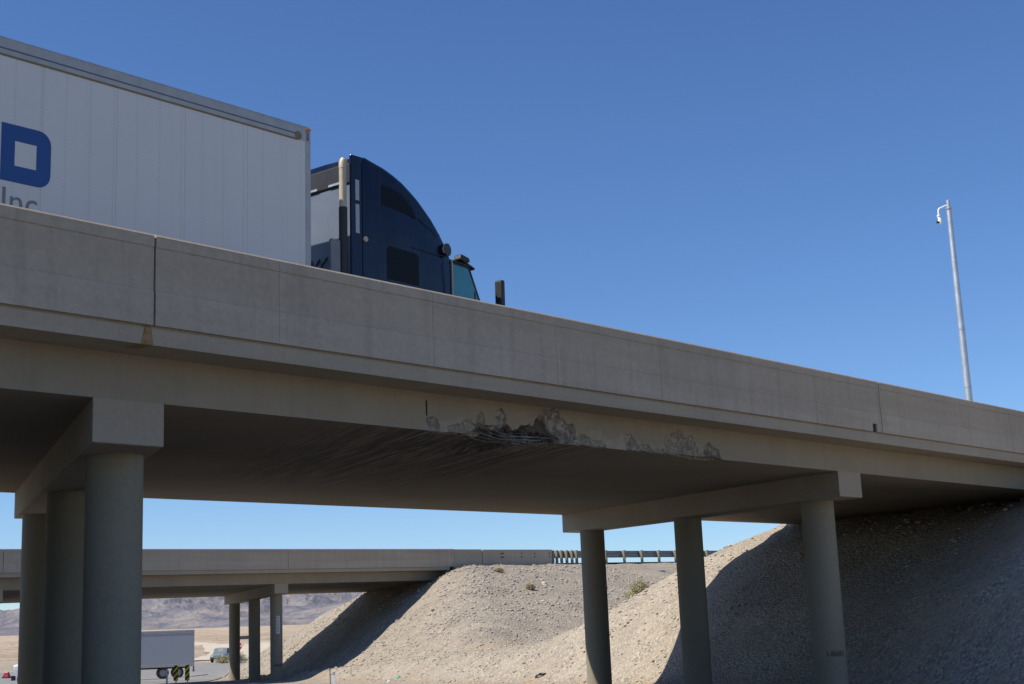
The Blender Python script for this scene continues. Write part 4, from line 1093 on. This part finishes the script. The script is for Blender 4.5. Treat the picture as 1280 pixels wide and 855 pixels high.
m = MB(); m.box(-0.62, 0.98, -0.01, 0.005, 3.04 - g, 3.32 - g); m.build('street_name_blade', plain('dark_sign', (0.03, 0.035, 0.035), 0.5), t_)
# litter on the slopes
def blob_mesh(name, mat, sx, sy, sz, seed, sub=2, rough=0.35, flat=0.0):
    bm = bmesh.new(); bmesh.ops.create_icosphere(bm, subdivisions=sub, radius=1.0)
    rr = random.Random(seed); ph = [rr.uniform(0, 6.28) for _ in range(9)]
    for v in bm.verts:
        c = v.co; k = 1 + rough * (0.5 * math.sin(2.3 * c.x + ph[0]) * math.sin(2.9 * c.y + ph[1]) + 0.4 * math.sin(4.1 * c.z + ph[2] + 2 * c.x) + 0.3 * math.sin(6.3 * c.y + ph[3]) * math.cos(5.1 * c.x + ph[4])) + rr.uniform(-0.06, 0.06)
        v.co = Vector((c.x * sx * k, c.y * sy * k, max(c.z * sz * k, -0.3 * sz)))
    me = bpy.data.meshes.new(name); bm.to_mesh(me); bm.free(); me.materials.append(mat)
    return me
def ground_blob(name, lab, cat, x, y, mat, sx, sy, sz, seed, rz=0.0, **k):
    o = link(name, blob_mesh(name, mat, sx, sy, sz, seed, **k)); o.location = (x, y, float(terrain(x, y)) + 0.25 * sz); o.rotation_euler = (0, 0, rz)
    # lie on the slope
    e = 0.3; nx_ = float(terrain(x - e, y) - terrain(x + e, y)) / (2 * e); ny_ = float(terrain(x, y - e) - terrain(x, y + e)) / (2 * e)
    q = Vector((nx_, ny_, 1)).normalized().to_track_quat('Z', 'Y'); o.rotation_euler = (q.to_matrix() @ Matrix.Rotation(rz, 3, 'Z')).to_euler()
    return tag(o, lab, cat)
ground_blob('tyre_scrap', 'black scrap of tyre lying on the near sunlit slope', 'debris', 0.62, 59.7, m_black, 0.30, 0.11, 0.12, 3, 0.4, rough=0.7)
ground_blob('plastic_bag', 'green plastic bag at the foot of the far slope', 'litter', -6.45, 75.2, plain('green_plastic', (0.05, 0.36, 0.23), 0.4), 0.15, 0.12, 0.08, 5, rough=0.5)
ground_blob('paper_scrap', 'white scrap of litter left of the green bag', 'litter', -6.9, 74.6, m_white, 0.12, 0.09, 0.06, 6)
ground_blob('metal_scrap', 'bluish grey scrap on the slope below the guardrail', 'debris', 11.24, 117.8, plain('bluish_scrap', (0.32, 0.33, 0.37), 0.5), 0.4, 0.22, 0.14, 8)
pale = plain('pale_rock', (0.50, 0.44, 0.36), 0.9, 0, 0.2, 6, bumpk=0.03)
for x, y, s_, lab in ((1.55, 101.0, 0.26, 'pale boulder beside the small dry shrub on the far slope'), (-1.6, 66.6, 0.15, 'white rock at the seam between the two slopes, left of the tyre scrap'), (2.6, 57.2, 0.16, 'small pale rock on the near slope right of the farthest column'), (-4.75, 85.0, 0.20, 'lone pale rock midway up the far slope'), (1.3, 92.0, 0.2, 'dark-sided stone below the small dry shrub')):
    ground_blob('rock', lab, 'rock', x, y, pale, s_, s_ * 0.7, s_ * 0.5, int(x * 10 + y), rnd.uniform(0, 3), sub=2, rough=0.45)

# ---------------------------------------------------------------- shrubs
def leaf_material(name, a, b):
    t = NT(name); oi = t.attr('tone')
    c = t.mix(oi, a, b)
    return t.fin(c, 0.8, None, 0, 0.2)
m_leaf = leaf_material('creosote_leaf', (0.22, 0.205, 0.10), (0.50, 0.455, 0.28)); m_dry = leaf_material('dry_leaf', (0.28, 0.21, 0.11), (0.52, 0.43, 0.27))
m_twig = plain('twig', (0.20, 0.16, 0.10), 0.9)
def shrub(name, lab, x, y, rx, h, nleaf, mat, seed, ls=0.03, up=0.5):
    rr = random.Random(seed); g = float(terrain(x, y))
    t_ = thing(name, lab, 'shrub', (x, y, g))
    mt = MB(); leaves = MB(); tones = []
    ns = 60
    for k in range(ns):
        a = rr.uniform(0, 6.28); el = rr.uniform(0.15, 1.45); L = rr.uniform(0.7, 1.05)
        tip = Vector((math.cos(a) * math.cos(el) * rx * L, math.sin(a) * math.cos(el) * rx * L, (math.sin(el) * (1 - 0.0) + up * 0.2) * h * L * 0.9))
        mid = tip * 0.5 + Vector((rr.uniform(-1, 1) * 0.06, rr.uniform(-1, 1) * 0.06, 0.10 * h))
        mt.tube([(tip.x * 0.03, tip.y * 0.03, -0.05), mid, tip], [0.014, 0.008, 0.003], 4)
        for j in range(nleaf // ns):
            f = rr.uniform(0.35, 1.05)
            p = (mid * 2 * f if f < 0.5 else mid + (tip - mid) * (2 * f - 1)) + Vector((rr.gauss(0, 0.05), rr.gauss(0, 0.05), rr.gauss(0, 0.05))) * (rx / 0.6)
            if p.z < 0: p.z = abs(p.z)
            d1 = Vector((rr.gauss(0, 1), rr.gauss(0, 1), rr.gauss(0, 1) + 0.8)).normalized() * ls * rr.uniform(0.7, 1.5)
            d2 = d1.cross(Vector((rr.gauss(0, 1), rr.gauss(0, 1), rr.gauss(0, 1)))).normalized() * ls * 0.45
            leaves.add([p - d1, p + d2, p + d1, p - d2], [(0, 1, 2, 3)]); tn = rr.random(); tones += [tn] * 4
    mt.build('stems', m_twig, t_)
    me = bpy.data.meshes.new('foliage'); me.from_pydata(leaves.v, [], leaves.f); me.materials.append(mat)
    at = me.attributes.new('tone', 'FLOAT', 'POINT'); at.data.foreach_set('value', tones)
    link('foliage', me, t_)
    return t_
shrub('creosote_bush', 'olive desert bush behind the crest of the near slope, between two columns', 5.2, 64.6, 0.72, 1.15, 7000, m_leaf, 4)
shrub('dry_shrub', 'small dry brown shrub on the upper far slope, throwing a shadow', 0.55, 97.4, 0.42, 0.42, 2400, m_dry, 9, 0.04)
for k, (x, y, rx, h, lab) in enumerate(((-34.2, 176, 1.6, 1.3, 'dark green roadside bush behind the farthest columns'), (-36.2, 177.5, 1.3, 0.9, 'low green bush right of the grey-green pickup'), (-31.0, 172.5, 1.5, 0.8, 'low roadside bush between the far columns'), (-1.6, 103.5, 0.4, 0.3, 'dry grass clump at the foot of the transition barrier'))):
    shrub('roadside_bush' if k < 3 else 'dry_grass', lab, x, y, rx, h, 1800, m_leaf if k < 3 else m_dry, 30 + k, 0.07 if k < 3 else 0.04)

# ---------------------------------------------------------------- loose stones over the slopes, dirt tracks
def stone_field(n, seed, wr, lr, smin_, smax_, p=2.6):
    rs = np.random.RandomState(seed)
    base = np.array([(0, 0, 1), (0.9, 0, 0.1), (0.28, 0.85, 0.15), (-0.73, 0.53, 0.05), (-0.73, -0.53, 0.12), (0.28, -0.85, 0.05), (0, 0, -0.6)], float)
    F = np.array([(0, 1, 2), (0, 2, 3), (0, 3, 4), (0, 4, 5), (0, 5, 1), (6, 2, 1), (6, 3, 2), (6, 4, 3), (6, 5, 4), (6, 1, 5)])
    w = rs.uniform(*wr, n); l = rs.uniform(*lr, n)
    x = w * W2[0] + l * V2[0]; y = w * W2[1] + l * V2[1]
    dens = fbm(x / 2.5, y / 2.5, 3) + 0.4 * fbm(x / 9.0 + 4, y / 9.0, 2)
    keep = dens > rs.uniform(-0.75, 0.75, n)
    x, y = x[keep], y[keep]; n = len(x)
    z = terrain(x, y)
    s = smin_ + (smax_ - smin_) * rs.rand(n) ** p
    V = base[None] * (1 + rs.uniform(-0.3, 0.3, (n, 7, 1))) * s[:, None, None] * rs.uniform(0.7, 1.25, (n, 1, 3)) * np.array([1, 1, 0.55])
    a = rs.uniform(0, 6.28, n); ca, sa = np.cos(a)[:, None], np.sin(a)[:, None]
    X = V[..., 0] * ca - V[..., 1] * sa; Y = V[..., 0] * sa + V[..., 1] * ca
    V = np.stack([X + x[:, None], Y + y[:, None], V[..., 2] + (z + 0.1 * s)[:, None]], -1)
    Fa = (F[None] + 7 * np.arange(n)[:, None, None]).reshape(-1, 3)
    tone = np.clip(rs.beta(2.2, 2.6, n) + 0.0, 0, 1)
    return V.reshape(-1, 3), Fa, np.repeat(tone, 7)
for args in ((50000, 1, (22.5, 44), (34, 84), 0.010, 0.12, 7.0), (50000, 2, (23, 52), (80, 132), 0.014, 0.16, 6.0)):
    V, Fa, tone = stone_field(*args)
    me = np_mesh('loose_stones', V, Fa, m_stone, smooth=False)
    at = me.attributes.new('tone', 'FLOAT', 'POINT'); at.data.foreach_set('value', tone.astype(np.float32))
    tag(link('loose_stones', me), 'scattered grey and tan stones covering the embankment slopes', 'stones', kind='stuff')
ribbon('dirt_track', [(-130, 545), (-95, 420), (-72, 340), (-59, 286), (-50, 250), (-45.7, 227), (-43, 205), (-41, 193)], 7, m_track, 0.12)
ribbon('dirt_track', [(-41, 200), (-47, 245), (-50, 285), (-48, 330), (-42, 390), (-30, 470)], 8, m_track, 0.15)
ribbon('dirt_track', [(-38, 196), (-24, 215), (-8, 240), (15, 280)], 6, m_track, 0.12)
